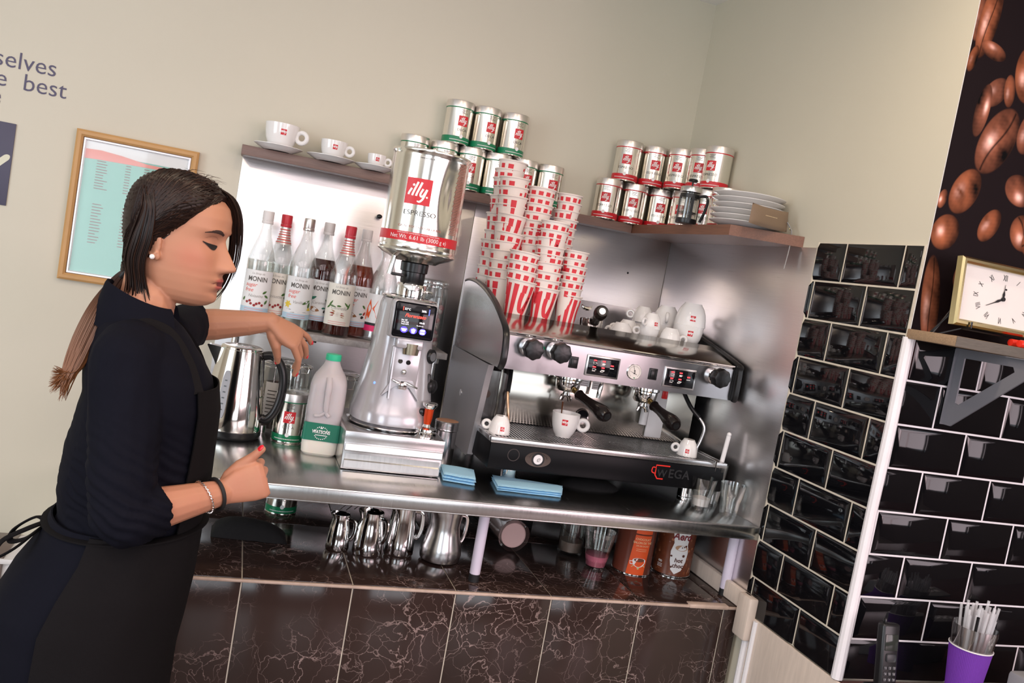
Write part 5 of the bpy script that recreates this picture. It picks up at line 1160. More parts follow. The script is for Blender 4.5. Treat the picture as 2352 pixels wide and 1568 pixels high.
# tamper and small ground coffee tin
t = thing('tamper', 'coffee tamper with an orange red handle on the drawer top', 'tamper', (-.906, -.592, -.672))
t.location = (-.900, -.603, -.672)
b = MB(); b.lathe([(0, 0), (.0285, 0), (.029, .002), (.029, .012), (.026, .016), (.0285, .018), (.028, .022), (.012, .026), (.008, .034), (0, .034)], 36); obj('base', b, chrome, t)
b = MB(); b.lathe([(0, .033), (.009, .033), (.0115, .050), (.0115, .060), (.0125, .074), (0, .074)], 24); obj('handle', b, mat('anodised orange red', (.70, .07, .015), .25, .5), t)
b = MB(); b.lathe([(0, .073), (.012, .073), (.0195, .082), (.0200, .087), (.0185, .089), (0, .0885)], 28); obj('cap', b, chrome, t)
t = thing('spice_tin', 'round steel shaker tin behind the tamper with a brown top', 'tin', (-.812, -.470, -.77))
b = MB(); b.lathe([(0, .0), (.030, .0), (.031, .003), (.031, .095), (.0335, .098), (.0325, .103), (.0335, .106), (.0325, .111), (.0335, .114), (.0335, .120), (.031, .122), (0, .120)], 32); obj('shaker', b, satin, t)
b = MB(); b.lathe([(0, .1225), (.029, .1225), (.031, .1222)], 28); obj('top', b, mat('cocoa brown mesh', (.42, .22, .13), .6), t)

# ================= cloths, glasses =================
def cloth_mat():
    mt, N, L, p = nt('blue check cloth'); tc = N.new('ShaderNodeTexCoord'); mp = N.new('ShaderNodeMapping'); mp.inputs['Rotation'].default_value = (0, 0, .7); ck = N.new('ShaderNodeTexChecker'); ck.inputs['Scale'].default_value = 420
    ck.inputs[1].default_value = (.20, .54, .80, 1); ck.inputs[2].default_value = (.55, .80, .95, 1); L.new(tc.outputs['Object'], mp.inputs[0]); L.new(mp.outputs[0], ck.inputs[0]); L.new(ck.outputs[0], p.inputs['Base Color']); p.inputs['Roughness'].default_value = .8; return mt
clm = cloth_mat()
def cloth(name, lab, corners, layers, th, seed):
    b = MB(); nx, ny = 26, 12; rnd = random.Random(seed); A, B_, Cc, D = [Vector((*c, 0)) for c in corners]
    for L_ in range(layers):
        vs = []; fs = []; z0 = -.769 + L_ * th; ins = .004 * ((L_ * 3) % 2)
        for s_ in (0, 1):
            for j in range(ny + 1):
                for i in range(nx + 1):
                    u = i / nx; v = j / ny; p = (A * (1 - u) + B_ * u) * (1 - v) + (D * (1 - u) + Cc * u) * v
                    e = min(u, 1 - u, v, 1 - v); w_ = noise.noise(Vector((u * 3 + seed, v * 2, L_))) * .0016
                    zt = th * (.92 if s_ else .08); ed = min(1, e * 14)
                    z = z0 + th * .5 + (zt - th * .5) * (ed ** .5) + w_ * (1 if s_ or L_ else 0) * .7
                    vs.append((p.x + ins * (u - .5), p.y, max(z, -.7693)))
        o_ = (nx + 1) * (ny + 1)
        for s_ in (0, 1):
            for j in range(ny):
                for i in range(nx): a = s_ * o_ + j * (nx + 1) + i; fs.append((a, a + 1, a + nx + 2, a + nx + 1))
        b.add(vs, fs)
    bm = bmesh.new(); bm.free()
    return tag(obj(name, b, clm, smooth=60), lab, 'cloth')
cloth('folded_cloth', 'blue check cloth folded flat before the coffee machine', [(-.716, -.712), (-.545, -.722), (-.512, -.642), (-.700, -.600)], 3, .0055, 3)
cloth('folded_cloth', 'small crumpled blue check cloth beside the knock out drawer', [(-.850, -.668), (-.770, -.690), (-.748, -.585), (-.835, -.560)], 3, .0075, 8)
b = MB(); b.lathe([(0, .022), (.06, .018), (.085, .008), (.092, 0), (0, 0)], 28, M=T((-.40, -.56, -.77)) @ Matrix.Diagonal((1.0, .55, 1, 1))); tag(obj('black_cloth', b, mat('black cloth', (.004, .004, .0045), .9, bump=.5, bscale=90)), 'black cloth bunched on the worktop under the coffee machine front', 'cloth')
rg = mat('glass', (.95, .96, .96), .02, trans=1, ior=1.35)
def tumbler(loc, lab, r=.030, h=.085, milky=0):
    t = thing('glass_tumbler', lab, 'glass', loc, .2, 'tumblers at the right end of the worktop'); n = 48
    b = MB(); vs = []; fs = []
    prof = [(0, .002, 0), (r * .74, 0, 0), (r * .78, .004, 0), (r * .88, h * .28, 1), (r * .93, h * .5, 1), (r * 1.02, h * .58, 0), (r * 1.16, h, 0), (r * 1.13, h, 0), (r * .98, h * .58, 0), (r * .84, h * .45, 0), (r * .76, .012, 0), (0, .010, 0)]
    for rr, z, fc in prof:
        for k in range(n): a = 2 * PI * k / n; q = rr * (1 - .05 * fc * abs(math.sin(a * 5))); vs.append((q * math.cos(a), q * math.sin(a), z))
    for i in range(len(prof) - 1):
        for k in range(n): fs.append((i * n + k, i * n + (k + 1) % n, (i + 1) * n + (k + 1) % n, (i + 1) * n + k))
    b.add(vs, fs); obj('glass', b, tglass, t)
    if milky: b = MB(); b.lathe([(0, .011), (r * .74, .012), (r * .80, .012 + milky), (r * .4, .016 + milky), (0, .014 + milky)], 28); obj('milk_foam', b, mat('milk foam', (.75, .70, .70), .6), t)
    return t
tumbler((-.116, -.690, -.77), 'faceted glass tumbler with milk foam left in it', .031, .090, .02)
tumbler((-.043, -.722, -.77), 'empty faceted glass tumbler at the front right corner of the worktop', .031, .088)
t = tumbler((-.055, -.640, -.77), 'tall glass of cloudy water holding a thermometer and a spoon', .029, .125)
b = MB(); b.lathe([(0, .008), (.022, .010), (.030, .085), (0, .086)], 28); obj('cloudy_water', b, thin_glass('cloudy water', (.62, .62, .66), .25), t)
t = thing('milk_thermometer', 'white stick thermometer standing in the glass of water', 'thermometer', (-.050, -.640, -.755)); b = MB(); d = Vector((.012, -.004, .195)); b.tube([Vector((0, 0, .004)), d * .6], .003, 10); obj('probe', b, chrome, t); b = MB(); b.tube([d * .55, d * .98], .0065, 12); b.sphere(d, .0068, 12); obj('grip', b, whitep, t)
t = thing('bar_spoon', 'steel spoon leaning in the glass of water', 'spoon', (-.066, -.650, -.755)); b = MB(); b.tube([(0, 0, .004), (-.012, -.02, .10), (-.022, -.034, .125)], [.003, .004, .006], 8, flat=.4); obj('stem', b, satin, t)

# ================= below the worktop =================
UZ = -.994
def jug(x, y, r0, h, rt, lab, bell=0, rz=-.6):
    t = thing('milk_jug', lab, 'milk jug', (x, y, UZ), rz, 'steel milk jugs under the worktop')
    if bell: pr2 = [(0, .001), (r0 * .7, 0), (r0 * .97, .006), (r0 * 1.03, h * .16), (r0 * .98, h * .30), (r0 * .82, h * .52), (r0 * .74, h * .70), (r0 * .80, h * .88), (rt, h), (rt - .0015, h), (r0 * .78, h * .87), (r0 * .72, h * .7), (r0 * .80, h * .5), (0, h * .3)]
    else: pr2 = [(0, .001), (r0 * .92, 0), (r0, .006), (r0 * .97, h * .25), (r0 * .86, h * .65), (rt * .96, h * .85), (rt, h), (rt - .0015, h), (rt * .94, h * .85), (r0 * .84, h * .65), (0, h * .5)]
    b = MB(); b.lathe(pr2, 44)
    b.v = [(x_ - (.35 * max(0, z_ / h - .86) * rt / .14 * max(0, -x_ / rt) if z_ > h * .86 else 0), y_, z_) for x_, y_, z_ in b.v]
    obj('body', b, satin if bell else chrome, t)
    b = MB(); b.tube(spl([(rt * .95, 0, h * .88), (rt + .016, 0, h * .84), (rt + .018, 0, h * .55), (rt + .010, 0, h * .36), (r0 * .92, 0, h * .40)], 5), .0038, 8, flat=1.5); obj('handle', b, chrome, t); return t
jug(-1.075, -.585, .030, .095, .022, 'smallest steel milk jug, leftmost of the row', rz=-.5)
jug(-1.000, -.600, .039, .112, .030, 'second steel milk jug from the left, straight tapered', rz=-.7)
jug(-.915, -.585, .040, .135, .033, 'third steel milk jug from the left, tall and tapered', rz=-.2)
jug(-.808, -.610, .054, .140, .043, 'biggest steel milk jug, bell shaped, at the right of the row', 1, rz=.1)
t = thing('wire_rack', 'black wire rack hanging under the worktop over the jugs', 'rack', (-1.07, -.56, -.85))
b = MB()
for i in range(9): z = -.838 - .006 * i; b.tube([(-1.175 + .006 * i, -.60 + .012 * i, z), (-1.0, -.60 + .012 * i, z - .002)], .0014, 6)
for i in range(5): b.tube([(-1.09 + .02 * i, -.61, -.885 + .004 * i), (-1.0 + .02 * i, -.50, -.842)], .0014, 6)
for x in (-1.15, -1.06): b.tube([(x, -.61, -.80), (x, -.60, -.842), (x + .02, -.50, -.888)], .0018, 6)
obj('wires', b, satin, t, world=True)
b = MB(); 
prf = [(0, .0), (1, 0)]; vs = []; fs = []; nx, ny = 24, 10
for j in range(ny + 1):
    for i in range(nx + 1):
        u = i / nx; v = j / ny; h_ = .050 * (math.sin(PI * min(1, u * 1.02)) ** .35) * (math.sin(PI * v) ** .5) * (1 - .25 * u) + .003 * noise.noise(Vector((u * 6, v * 3, 2))); vs.append((-1.385 + .185 * u, -.56 + .09 * v - .02 * u, UZ + .0005 + max(0, h_)))
for j in range(ny):
    for i in range(nx): a = j * (nx + 1) + i; fs.append((a, a + 1, a + nx + 2, a + nx + 1))
b.add(vs, fs); tag(obj('black_cloth', b, mat('black cloth', (.004, .004, .0045), .9)), 'rolled black cloth on the marble under the left end of the worktop', 'cloth')
# cup lids in a clear sleeve, lying on its side
t = thing('lid_sleeve', 'clear plastic sleeve of round lids lying end on under the worktop', 'lids', (-.5765, -.44, -.942))
t.location = (-.572, -.44, -.9475)
b = MB(); b.lathe([(0, -.12), (.0365, -.12), (.0375, -.11), (.0375, .055), (.036, .058), (0, .057)], 40, M=RX(PI / 2)); b.lathe([(.034, .058), (.0362, .060), (.036, .057)], 40, M=RX(PI / 2)); obj('lids', b, mat('pinkish plastic lid', (.60, .42, .40), .35), t)
b = MB(); vs = []
b.lathe([(.040, -.13), (.042, -.1), (.041, 0), (.043, .05), (.046, .066), (.040, .060)], 30, M=RX(PI / 2)); b.v = [(x + .003 * noise.noise(Vector((x * 60, y * 40, z * 60))), y, max(z + .003 * noise.noise(Vector((x * 50, y * 60, z * 50 + 9))), -.0462)) for x, y, z in b.v]; obj('plastic_sleeve', b, tglass, t)
t = thing('black_box', 'black cardboard box standing in the dark at the back under the worktop', 'box', (-.50, -.22, UZ)); b = MB(); b.box(-.10, .07, -.05, .08, 0, .13, .002); obj('carton', b, mat('black card', (.014, .013, .014), .5), t); b = MB(); b.mapped(text('CAFE', .022), lambda u, v: (u - .03, -.0508, v + .098)); obj('print', b, printw, t)
t = thing('milkshake_cup', 'clear plastic cup with pink milkshake left in the bottom', 'cup', (-.343, -.578, UZ))
b = MB(); b.lathe([(0, .003), (.0265, .003), (.028, 0), (.0285, .004), (.0435, .092), (.046, .094), (.0465, .105), (.044, .106), (.0425, .094), (.028, .006), (0, .005)], 40); obj('cup_wall', b, tglass, t)
b = MB(); b.lathe([(0, .006), (.0275, .006), (.0335, .036), (.030, .038), (0, .038)], 32); obj('milkshake', b, mat('pink milkshake', (.72, .20, .29), .45, noise_amt=.15, nscale=60), t)
t = thing('tall_glass', 'tall clear glass behind the pink milkshake cup', 'glass', (-.385, -.48, UZ)); b = MB(); b.lathe([(0, .004), (.034, .002), (.036, .006), (.040, .15), (.038, .15), (.034, .010), (0, .010)], 36); obj('glass', b, tglass, t)
b = MB(); b.lathe([(.0, .012), (.033, .012), (.034, .04), (0, .04)], 30); obj('dregs', b, mat('beige dregs', (.35, .26, .22), .5), t)
def drum(name, lab, x, y, r, h, base):
    a = math.atan2(CP.y - y, CP.x - x); t = thing(name, lab, 'drinking chocolate tin', (x, y, UZ), a)
    b = MB(); b.lathe([(0, .002), (r - .002, 0), (r + .0008, .002), (r, .005), (r, h - .004), (r + .001, h - .002), (r - .003, h), (0, h - .003)], 48); obj('canister', b, base, t)
    b = MB(); b.lathe([(r, .0005), (r + .0014, .001), (r + .0014, .0035), (r, .0045)], 48); obj('rim', b, chrome, t)
    return t, (lambda l: (lambda u, v: ((r + .0004 + l) * math.cos(u / r), (r + .0004 + l) * math.sin(u / r), v)))
cb = mat('chocolate brown print', (.14, .035, .02), .3); og = mat('orange print', (.78, .10, .02), .35)
t, F = drum('chocolate_tin', 'orange and brown drinking chocolate tin with a printed cup', -.232, -.582, .0545, .155, cb)
b = MB(); b.mapped(([(-.012, .004), (.040, .004), (.048, .118), (-.002, .118)], [(0, 1, 2, 3)]), F(.0002), 0, cell=.004); b.mapped(([(-.002, .122), (.048, .122), (.05, .15), (.0, .15)], [(0, 1, 2, 3)]), F(.0002), 0, cell=.004)
lb = obj('orange_panel', b, og, t)
b = MB()
for s_, sz, z_ in (('MONBANA', .0105, .136), ('CHOCOLAT', .0085, .104), ('SALON DE THÉ', .0085, .094), ('33% DE CACAO', .0055, .086)): b.mapped(text(s_, sz, sx=.95, bold=.01), lambda u, v: F(.0006)(u + .022, v + z_), 0)
for i in range(2): b.mapped(rect2(.006, .036, .078 - i * .005, .0788 - i * .005, 4), F(.0006), 0)
b.mapped(([(.020 + .019 * math.cos(a_), .046 + (.007 if math.sin(a_) > 0 else .020) * math.sin(a_)) for a_ in [k * PI / 12 for k in range(24)]], [tuple(range(24))]), F(.0006), 1)
b.mapped(disc2(.020, .047, .0155, .0052), F(.0010), 2); b.mapped(ribbon([(.004, .043), (-.006, .042), (-.004, .034), (.006, .034)], .002), F(.0006), 1); b.mapped(([(.000, .026), (.02, .020), (.040, .028), (.034, .034), (.02, .027), (.006, .032)], [(0, 1, 2, 3, 4, 5)]), F(.0005), 3)
obj('panel_print', b, [mat('pale yellow print', (.85, .62, .35), .5), printw, mat('cocoa', (.16, .05, .02), .4), mat('pale green print', (.55, .55, .25), .5)], lb)
t, F = drum('hot_chocolate_tin', 'brown bubble printed hot chocolate drum with a white pear shaped label', -.098, -.572, .0560, .158, mat('bubble brown', (.16, .042, .018), .3, noise_amt=.4, nscale=60))
b = MB(); rnd = random.Random(9)
for i in range(70):
    u = rnd.uniform(-.075, .075); v = rnd.uniform(.012, .150); b.sphere(F(0)(u, v), rnd.uniform(.0018, .0048), 8, sc=(1, 1, 1)) if False else b.mapped(disc2(u, v, rnd.uniform(.0018, .0052), n=12), F(.0002 + i * .000004), i % 2)
obj('bubble_print', b, [mat('bubble light', (.40, .15, .07), .2), mat('bubble mid', (.24, .075, .035), .2)], t)
b = MB(); pear = [(.012, .010), (.030, .022), (.040, .048), (.043, .075), (.038, .10), (.042, .13), (.036, .150), (.0, .150), (-.008, .130), (-.002, .10), (-.008, .075), (-.006, .048), (.0, .022)]
b.mapped((pear, [tuple(range(len(pear)))]), F(.0007), 0, cell=.003); lb = obj('label', b, printw, t)
b = MB(); b.mapped(text('Aero', .030, shear=.2, bold=.03, sx=.85), lambda u, v: F(.0012)(u + .019, v + .112), 0)
b.mapped(disc2(.020, .088, .021, .011, 24), F(.0011), 2); b.mapped(disc2(.021, .088, .018, .0085, 24), F(.0013), 3)
for s_, z_ in (('hot', .046), ('choc', .030)): b.mapped(text(s_, .017, shear=.1, bold=.03), lambda u, v: F(.0012)(u + .018, v + z_), 1)
for u_, v_, r_ in ((-.004, .062, .003), (.030, .066, .004), (.028, .092, .002), (.022, .090, .0018), (.033, .095, .003), (.0, .030, .003)): b.mapped(disc2(u_, v_, r_), F(.0015), 1)
obj('label_print', b, [mat('maroon print', (.20, .008, .015), .4), mat('brown print', (.10, .03, .018), .4), printw, mat('coffee froth', (.50, .30, .18), .5)], lb)
b = MB(); b.mapped(text('no', .012, bold=.03), lambda u, v: F(.0009)(u - .034, v + .036)); 
for i in range(3): b.mapped(rect2(-.042, -.026, .030 - i * .004, .0315 - i * .004), F(.0009))
obj('side_print', b, printw, t)
# clutter at the dark back under the machine
# ================= the barista =================
pn = thing('person', 'person with dark ponytail in black top and apron reaching over the worktop', 'person', (-1.58, -1.03, FLOOR))
POFF = Vector((-1.58, -1.03, FLOOR))
def voxel(name, mb, size, mats, parent, smooth_it=4, disp=None, factor=.5):
    t = obj('tmp', mb, [black], None, smooth=0)
    r = t.modifiers.new('r', 'REMESH'); r.mode = 'VOXEL'; r.voxel_size = size; r.use_smooth_shade = True
    if smooth_it: s_ = t.modifiers.new('s', 'SMOOTH'); s_.iterations = smooth_it; s_.factor = factor
    dg = bpy.context.evaluated_depsgraph_get(); me = bpy.data.meshes.new_from_object(t.evaluated_get(dg)); me.name = name
    old = t.data; bpy.data.objects.remove(t); bpy.data.meshes.remove(old)
    if disp:
        ns = [v.normal.copy() for v in me.vertices]
        for v, n_ in zip(me.vertices, ns): v.co = v.co + n_ * disp(v.co)
    me.materials.clear()
    for mt in (mats if isinstance(mats, (list, tuple)) else [mats]): me.materials.append(mt)
    me.polygons.foreach_set('use_smooth', [True] * len(me.polygons))
    if parent is not None:
        off = Vector((0, 0, 0)); o = parent
        while o is not None: off += o.location; o = o.parent
        me.transform(T(-off))
    o = bpy.data.objects.new(name, me); C.objects.link(o); o.parent = parent; return o
HO = Vector((-1.531, -.995, -.254))
MH = T(HO) @ RZ(math.radians(-18)) @ RY(math.radians(4)) @ RX(math.radians(0))
def warp(q):
    q = Vector(q)
    if q.z < 0: q.x += (.0085 * min(1, -q.z / .05) if q.x > 0 else 0) * min(1, max(0, q.x / .06)); q.z *= 1.075
    else: q.z *= .85 - .9 * max(0, min(.09, -q.x - .0)) * min(1, q.z / .06)
    if q.x < -.02: q.x = -.02 + (q.x + .02) * .86
    return q
def head_mesh(b, hair=False):
    prof = [(.120, -.012, -.030, .012), (.116, .020, -.055, .036), (.108, .042, -.072, .050), (.095, .064, -.086, .062), (.075, .082, -.096, .070), (.050, .0905, -.100, .0745), (.025, .0925, -.100, .0755), (.008, .088, -.099, .0745), (-.010, .0845, -.096, .0735), (-.030, .0855, -.090, .0715),
            (-.050, .0865, -.082, .0680), (-.065, .0870, -.074, .0645), (-.080, .0860, -.062, .0590), (-.095, .0845, -.046, .0520), (-.106, .080, -.028, .0440), (-.115, .070, -.010, .034), (-.121, .050, .008, .020)]
    def at(z):
        for (z0, *a), (z1, *c) in zip(prof, prof[1:]):
            if z >= z1: t = (z0 - z) / (z0 - z1); return [p + (q - p) * t for p, q in zip(a, c)]
        return prof[-1][1:]
    G = lambda d, s_: math.exp(-(d / s_) ** 2)
    nz, na = 110, 120; vs = []; fs = []
    for j in range(nz + 1):
        z = .120 - .241 * j / nz; xf, xb, w_ = at(z); xc = -.005 if z > -.06 else -.005 + (-.06 - z) * .35
        for k in range(na):
            a = 2 * PI * k / na; c, s_ = math.cos(a), math.sin(a)
            x = xc + ((xf - xc) if c > 0 else (xc - xb)) * math.copysign(abs(c) ** (.92 if c > 0 else 1), c); y = w_ * math.copysign(abs(s_) ** .92, s_)
            if c > 0:
                f = 0
                if z > -.042: br = .004 + .0235 * min(1, max(0, (.004 - z) / .042)) ** 1.05 if z < .004 else .004 * max(0, 1 - (z - .004) / .02)
                else: br = .028 * max(0, 1 - ((-.042 - z) / .0125) ** 1.6) if z > -.0545 else 0
                br *= 1.05
                sg = .0080 + .0045 * min(1, max(0, (-z) / .042)); f += br * G(y, sg)
                for sy in (-1, 1):
                    f += .0075 * G(y - sy * .0125, .0055) * G(z + .0455, .007)
                    f -= .0125 * G(y - sy * .030, .016) * G(z - .001, .0125)
                    f += .0085 * G(y - sy * .031, .012) * G(z + .001, .009)
                    f += .0030 * G(y - sy * .030, .020) * G(z - .021, .007)
                    f += .0030 * G(y - sy * .050, .018) * G(z + .028, .016)
                    f -= .0020 * G(y - sy * .004, .0035) * G(z + .0525, .003)
                f += .0066 * G(z + .0665, .0048) * G(y, .020) - .0045 * G(z + .0722, .0022) * G(y, .022) + .0075 * G(z + .0778, .0054) * G(y, .018) - .0035 * G(z + .0885, .005) * G(y, .02) + .0050 * G(z + .1030, .010) * G(y, .017)
                x += f * max(0, c) ** .35
            vs.append((x, y, z))
    for j in range(nz):
        for k in range(na): k2 = (k + 1) % na; fs.append((j * na + k, j * na + k2, (j + 1) * na + k2, (j + 1) * na + k))
    fs.append(tuple(range(na))); fs.append(tuple(range(nz * na, (nz + 1) * na))[::-1]); vs = [warp(v) for v in vs]
    if hair:
        def hb_(q):
            # how far inside the hair a scalp point is (negative on the face)
            tab = [(.085, .083), (.076, .078), (.062, .062), (.048, .040), (.030, .016), (.010, -.006), (-.008, -.030), (-.02, -.060), (-.12, -.085)]
            x = q.x
            if x >= tab[0][0]: zb = tab[0][1]
            elif x <= tab[-1][0]: zb = tab[-1][1]
            else:
                for (x0, z0), (x1, z1) in zip(tab, tab[1:]):
                    if x >= x1: zb = z0 + (z1 - z0) * (x0 - x) / (x0 - x1); break
            zb += .004 * math.exp(-(q.y / .012) ** 2)
            return q.z - zb
        out = []
        for q in vs:
            h = hb_(q); d = Vector((q.x + .01, q.y * 1.05, max(q.z, -.03) - .01)).normalized(); th = -.006 + (.006 + .0135 * (1 - math.exp(-h / .010))) if h > 0 else -.006
            if q.x > .04 and h > 0: th *= .85
            out.append(q + d * th)
        b.add(out, fs, 0, MH); return
    b.add(vs, fs, 0, MH)
    for sy in (-1, 1):
        E_ = MH @ T((-.010, sy * .0735, -.022)) @ RZ(sy * .35) @ RX(-sy * .12) @ RY(-.15)
        b.sphere((0, 0, 0), .031, 20, 0, (.50, .13, .95), E_); b.sphere((.004, 0, -.027), .0085, 12, 0, (.9, .6, 1.1), E_)
        b.tube([(.016 * math.cos(t_) - .002, sy * .004, .028 * math.sin(t_) + .002) for t_ in [(-.9 - i * .28) for i in range(9)]], .0030, 8, 0, E_)
def chain(b, pts, rad):
    P = [Vector(p) for p in pts]
    for p, r in zip(P, rad): b.sphere(p, r, 14)
    for i in range(len(P) - 1): b.tube([P[i], P[i + 1]], [rad[i], rad[i + 1]], 14)
def frame(o, x, n):
    x = Vector(x).normalized(); n = Vector(n); z = (n - x * n.dot(x)).normalized(); y = z.cross(x); M = Matrix.Identity(4)
    for i in range(3): M[i][0] = x[i]; M[i][1] = y[i]; M[i][2] = z[i]; M[i][3] = o[i]
    return M
NAILS = []
def hand(b, M, side, bends, thumb, spread=0.0, k=.93):
    # local: x to the fingers, z out of the back of the hand, thumb on +y (side=1) or -y (side=-1)
    sd = side; K = M @ Matrix.Diagonal((k, k * sd, k, 1))
    secs = [((-.012, 0, 0), .0245, .0195), ((.008, .001, 0), .0265, .0185), ((.030, .003, -.001), .034, .0175), ((.055, .002, -.001), .0385, .0155), ((.078, .001, -.001), .0385, .0125), ((.088, 0, -.003), .033, .009)]
    b.loft([(c, ru, rv, (0, 1, 0), (0, 0, 1), .8) for c, ru, rv in secs], 24, 0, K)
    b.sphere((.030, .022, -.010), .018, 14, 0, (1.6, .9, .9), K)
    tips = []
    for i, (y0, L, rr) in enumerate(((.0285, (.040, .025, .021), .0088), (.0095, (.044, .028, .022), .0090), (-.0095, (.041, .026, .021), .0086), (-.0275, (.033, .020, .019), .0078))):
        p = Vector((.080 - .004 * abs(i - 1.2), y0, .0005)); a = 0; pts = [p - Vector((.02, 0, .002)), p]; yaw = spread * (1.3 - i) * .12
        for L_, bd in zip(L, bends[i]):
            a += math.radians(bd); d = Vector((math.cos(a) * math.cos(yaw), math.sin(yaw), -math.sin(a))); p = p + d * L_; pts.append(p)
        rad = [rr * 1.0, rr * 1.12, rr * .98, rr * .90, rr * .78]; chain(b, [K @ q for q in pts], [r * k for r in rad])
        nrm = Vector((math.sin(a), 0, math.cos(a))); tips.append((K @ (p - d * .004), (K.to_3x3() @ d).normalized(), (K.to_3x3() @ nrm).normalized(), rr * k))
    tp = [Vector(q) for q in thumb]; chain(b, [K @ q for q in tp], [.0135 * k, .0125 * k, .0098 * k, .0078 * k])
    d = (tp[-1] - tp[-2]).normalized(); return tips, (K @ tp[-1], (K.to_3x3() @ d).normalized(), .0085 * k)
WR = Vector((-1.383, -1.118, -.713)); RM = frame(WR, (.92, .10, .38), (.12, -1, .10))
WL = Vector((-1.327, -.690, -.428)); LM = frame(WL, (.90, .10, -.42), (.35, -.66, .66))
b = MB(); head_mesh(b)
nk = [MH @ Vector((-.035, 0, -.050)), MH @ Vector((-.030, 0, -.100)), Vector((-1.567, -1.008, -.395)), Vector((-1.575, -1.02, -.44)), Vector((-1.58, -1.03, -.50))]
chain(b, nk, [.054, .050, .050, .058, .075])
b.loft([((-1.56, -1.03, -.46), .07, .13, XV, YV), ((-1.55, -1.03, -.52), .095, .155, XV, YV), ((-1.55, -1.03, -.60), .10, .15, XV, YV), ((-1.55, -1.03, -.75), .088, .11, XV, YV), ((-1.565, -1.03, -.88), .092, .13, XV, YV), ((-1.59, -1.03, -1.0), .10, .15, XV, YV)], 36)
SR, ER = Vector((-1.572, -1.150, -.488)), Vector((-1.540, -1.215, -.742)); SL, EL = Vector((-1.545, -.885, -.475)), Vector((-1.500, -.690, -.462))
chain(b, [SR, (SR + ER) / 2, ER], [.050, .043, .036]); chain(b, [ER, ER + (WR - ER) * .3, ER + (WR - ER) * .65, WR], [.037, .0385, .031, .0235])
chain(b, [SL, (SL + EL) / 2, EL], [.048, .042, .036]); chain(b, [EL, EL + (WL - EL) * .3, EL + (WL - EL) * .7, WL], [.036, .036, .029, .0215])
for sy in (-1, 1):
    hp_ = Vector((-1.60, -1.03 + sy * .085, -.98)); kn = Vector((-1.57, -1.03 + sy * .09, -1.33)); an = Vector((-1.61, -1.03 + sy * .09, FLOOR + .075)); chain(b, [hp_, kn, an], [.09, .056, .036]); chain(b, [an, an + Vector((.06, 0, -.035)), an + Vector((.13, 0, -.050))], [.034, .028, .020])
fist = ((72, 98, 62), (76, 98, 62), (80, 98, 62), (84, 96, 62))
rt, rth = hand(b, RM, 1, fist, [(.020, .026, -.010), (.045, .040, -.010), (.072, .050, -.004), (.094, .062, .004)])
lt, lth = hand(b, LM, -1, ((34, 26, 14), (46, 24, 12), (34, 20, 10), (22, 18, 10)), [(.020, .026, -.012), (.042, .038, -.024), (.060, .042, -.045), (.072, .040, -.066)], 1.6)
skm, N, L, p = nt('skin'); at = N.new('ShaderNodeVertexColor'); at.layer_name = 'tint'; L.new(at.outputs[0], p.inputs['Base Color']); p.inputs['Roughness'].default_value = .48
p.inputs['Subsurface Weight'].default_value = .12; p.inputs['Subsurface Radius'].default_value = (.02, .007, .004); p.inputs['Subsurface Scale'].default_value = .25; p.inputs['Specular IOR Level'].default_value = .35
body = voxel('body', b, .0021, skm, pn, 2, factor=.45)
me = body.data; IH = (MH.inverted())
cols = []
for v in me.vertices:
    w_ = v.co + POFF; q = IH @ w_; q.z = q.z / 1.075 if q.z < 0 else q.z / .85; base = Vector((.49, .232, .140)); g = lambda d, s_: math.exp(-(d / s_) ** 2)
    if q.length < .19:
        if q.x > .05:
            lip = max(g(q.z + .0665, .0050) * g(q.y, .021), g(q.z + .0780, .0058) * g(q.y, .019)) ; lip = min(1, max(0, (lip - .35) / .25)) if -.086 < q.z < -.0605 else 0
            base = base.lerp(Vector((.38, .075, .070)), lip * .85)
            for sy in (-1, 1): base = base.lerp(Vector((.40, .185, .115)), .5 * g(q.y - sy * .031, .016) * g(q.z - .012, .010) * (1 if q.x > .055 else 0))
        base = base.lerp(Vector((.52, .175, .115)), .55 * g(q.z + .035, .024) * g(q.x - .055, .03) * (1 if abs(q.y) > .03 else .3))
    elif w_.x > -1.5 and w_.z < -.6: base = base.lerp(Vector((.53, .21, .135)), .25 + .25 * noise.noise(w_ * 30))
    cols += [base.x, base.y, base.z, 1]
ca2 = me.color_attributes.new('tint', 'FLOAT_COLOR', 'POINT'); ca2.data.foreach_set('color', cols)
bm = bmesh.new(); bm.from_mesh(me); bvh = BVHTree.FromBMesh(bm); bm.free()
def snap(wp, lift):
    co, n_, i_, d_ = bvh.find_nearest(Vector(wp) - POFF); return co + POFF + n_ * lift
def skinpatch(nm, pts, wd, mt, lift=.0007, local=True, sub=10, vdir=(0, 0, 1)):
    P = spl([Vector(p) for p in pts], sub); n = len(P); W_ = spl([Vector((w_, 0)) for w_ in wd], sub); b = MB(); vs = []; fs = []; m_ = 4
    for i, q in enumerate(P):
        for j in range(m_ + 1): t_ = (j / m_ - .5) * W_[i].x; vs.append(snap((MH @ warp(q + Vector(vdir) * t_)) if local else q + Vector(vdir) * t_, lift))
    for i in range(n - 1):
        for j in range(m_): a = i * (m_ + 1) + j; fs.append((a, a + 1, a + m_ + 2, a + m_ + 1))
    b.add(vs, fs); return obj(nm, b, mt, pn, world=True, smooth=60)
lash = mat('black lashes', (.012, .009, .009), .5); browm = mat('dark brow hair', (.045, .022, .016), .7)
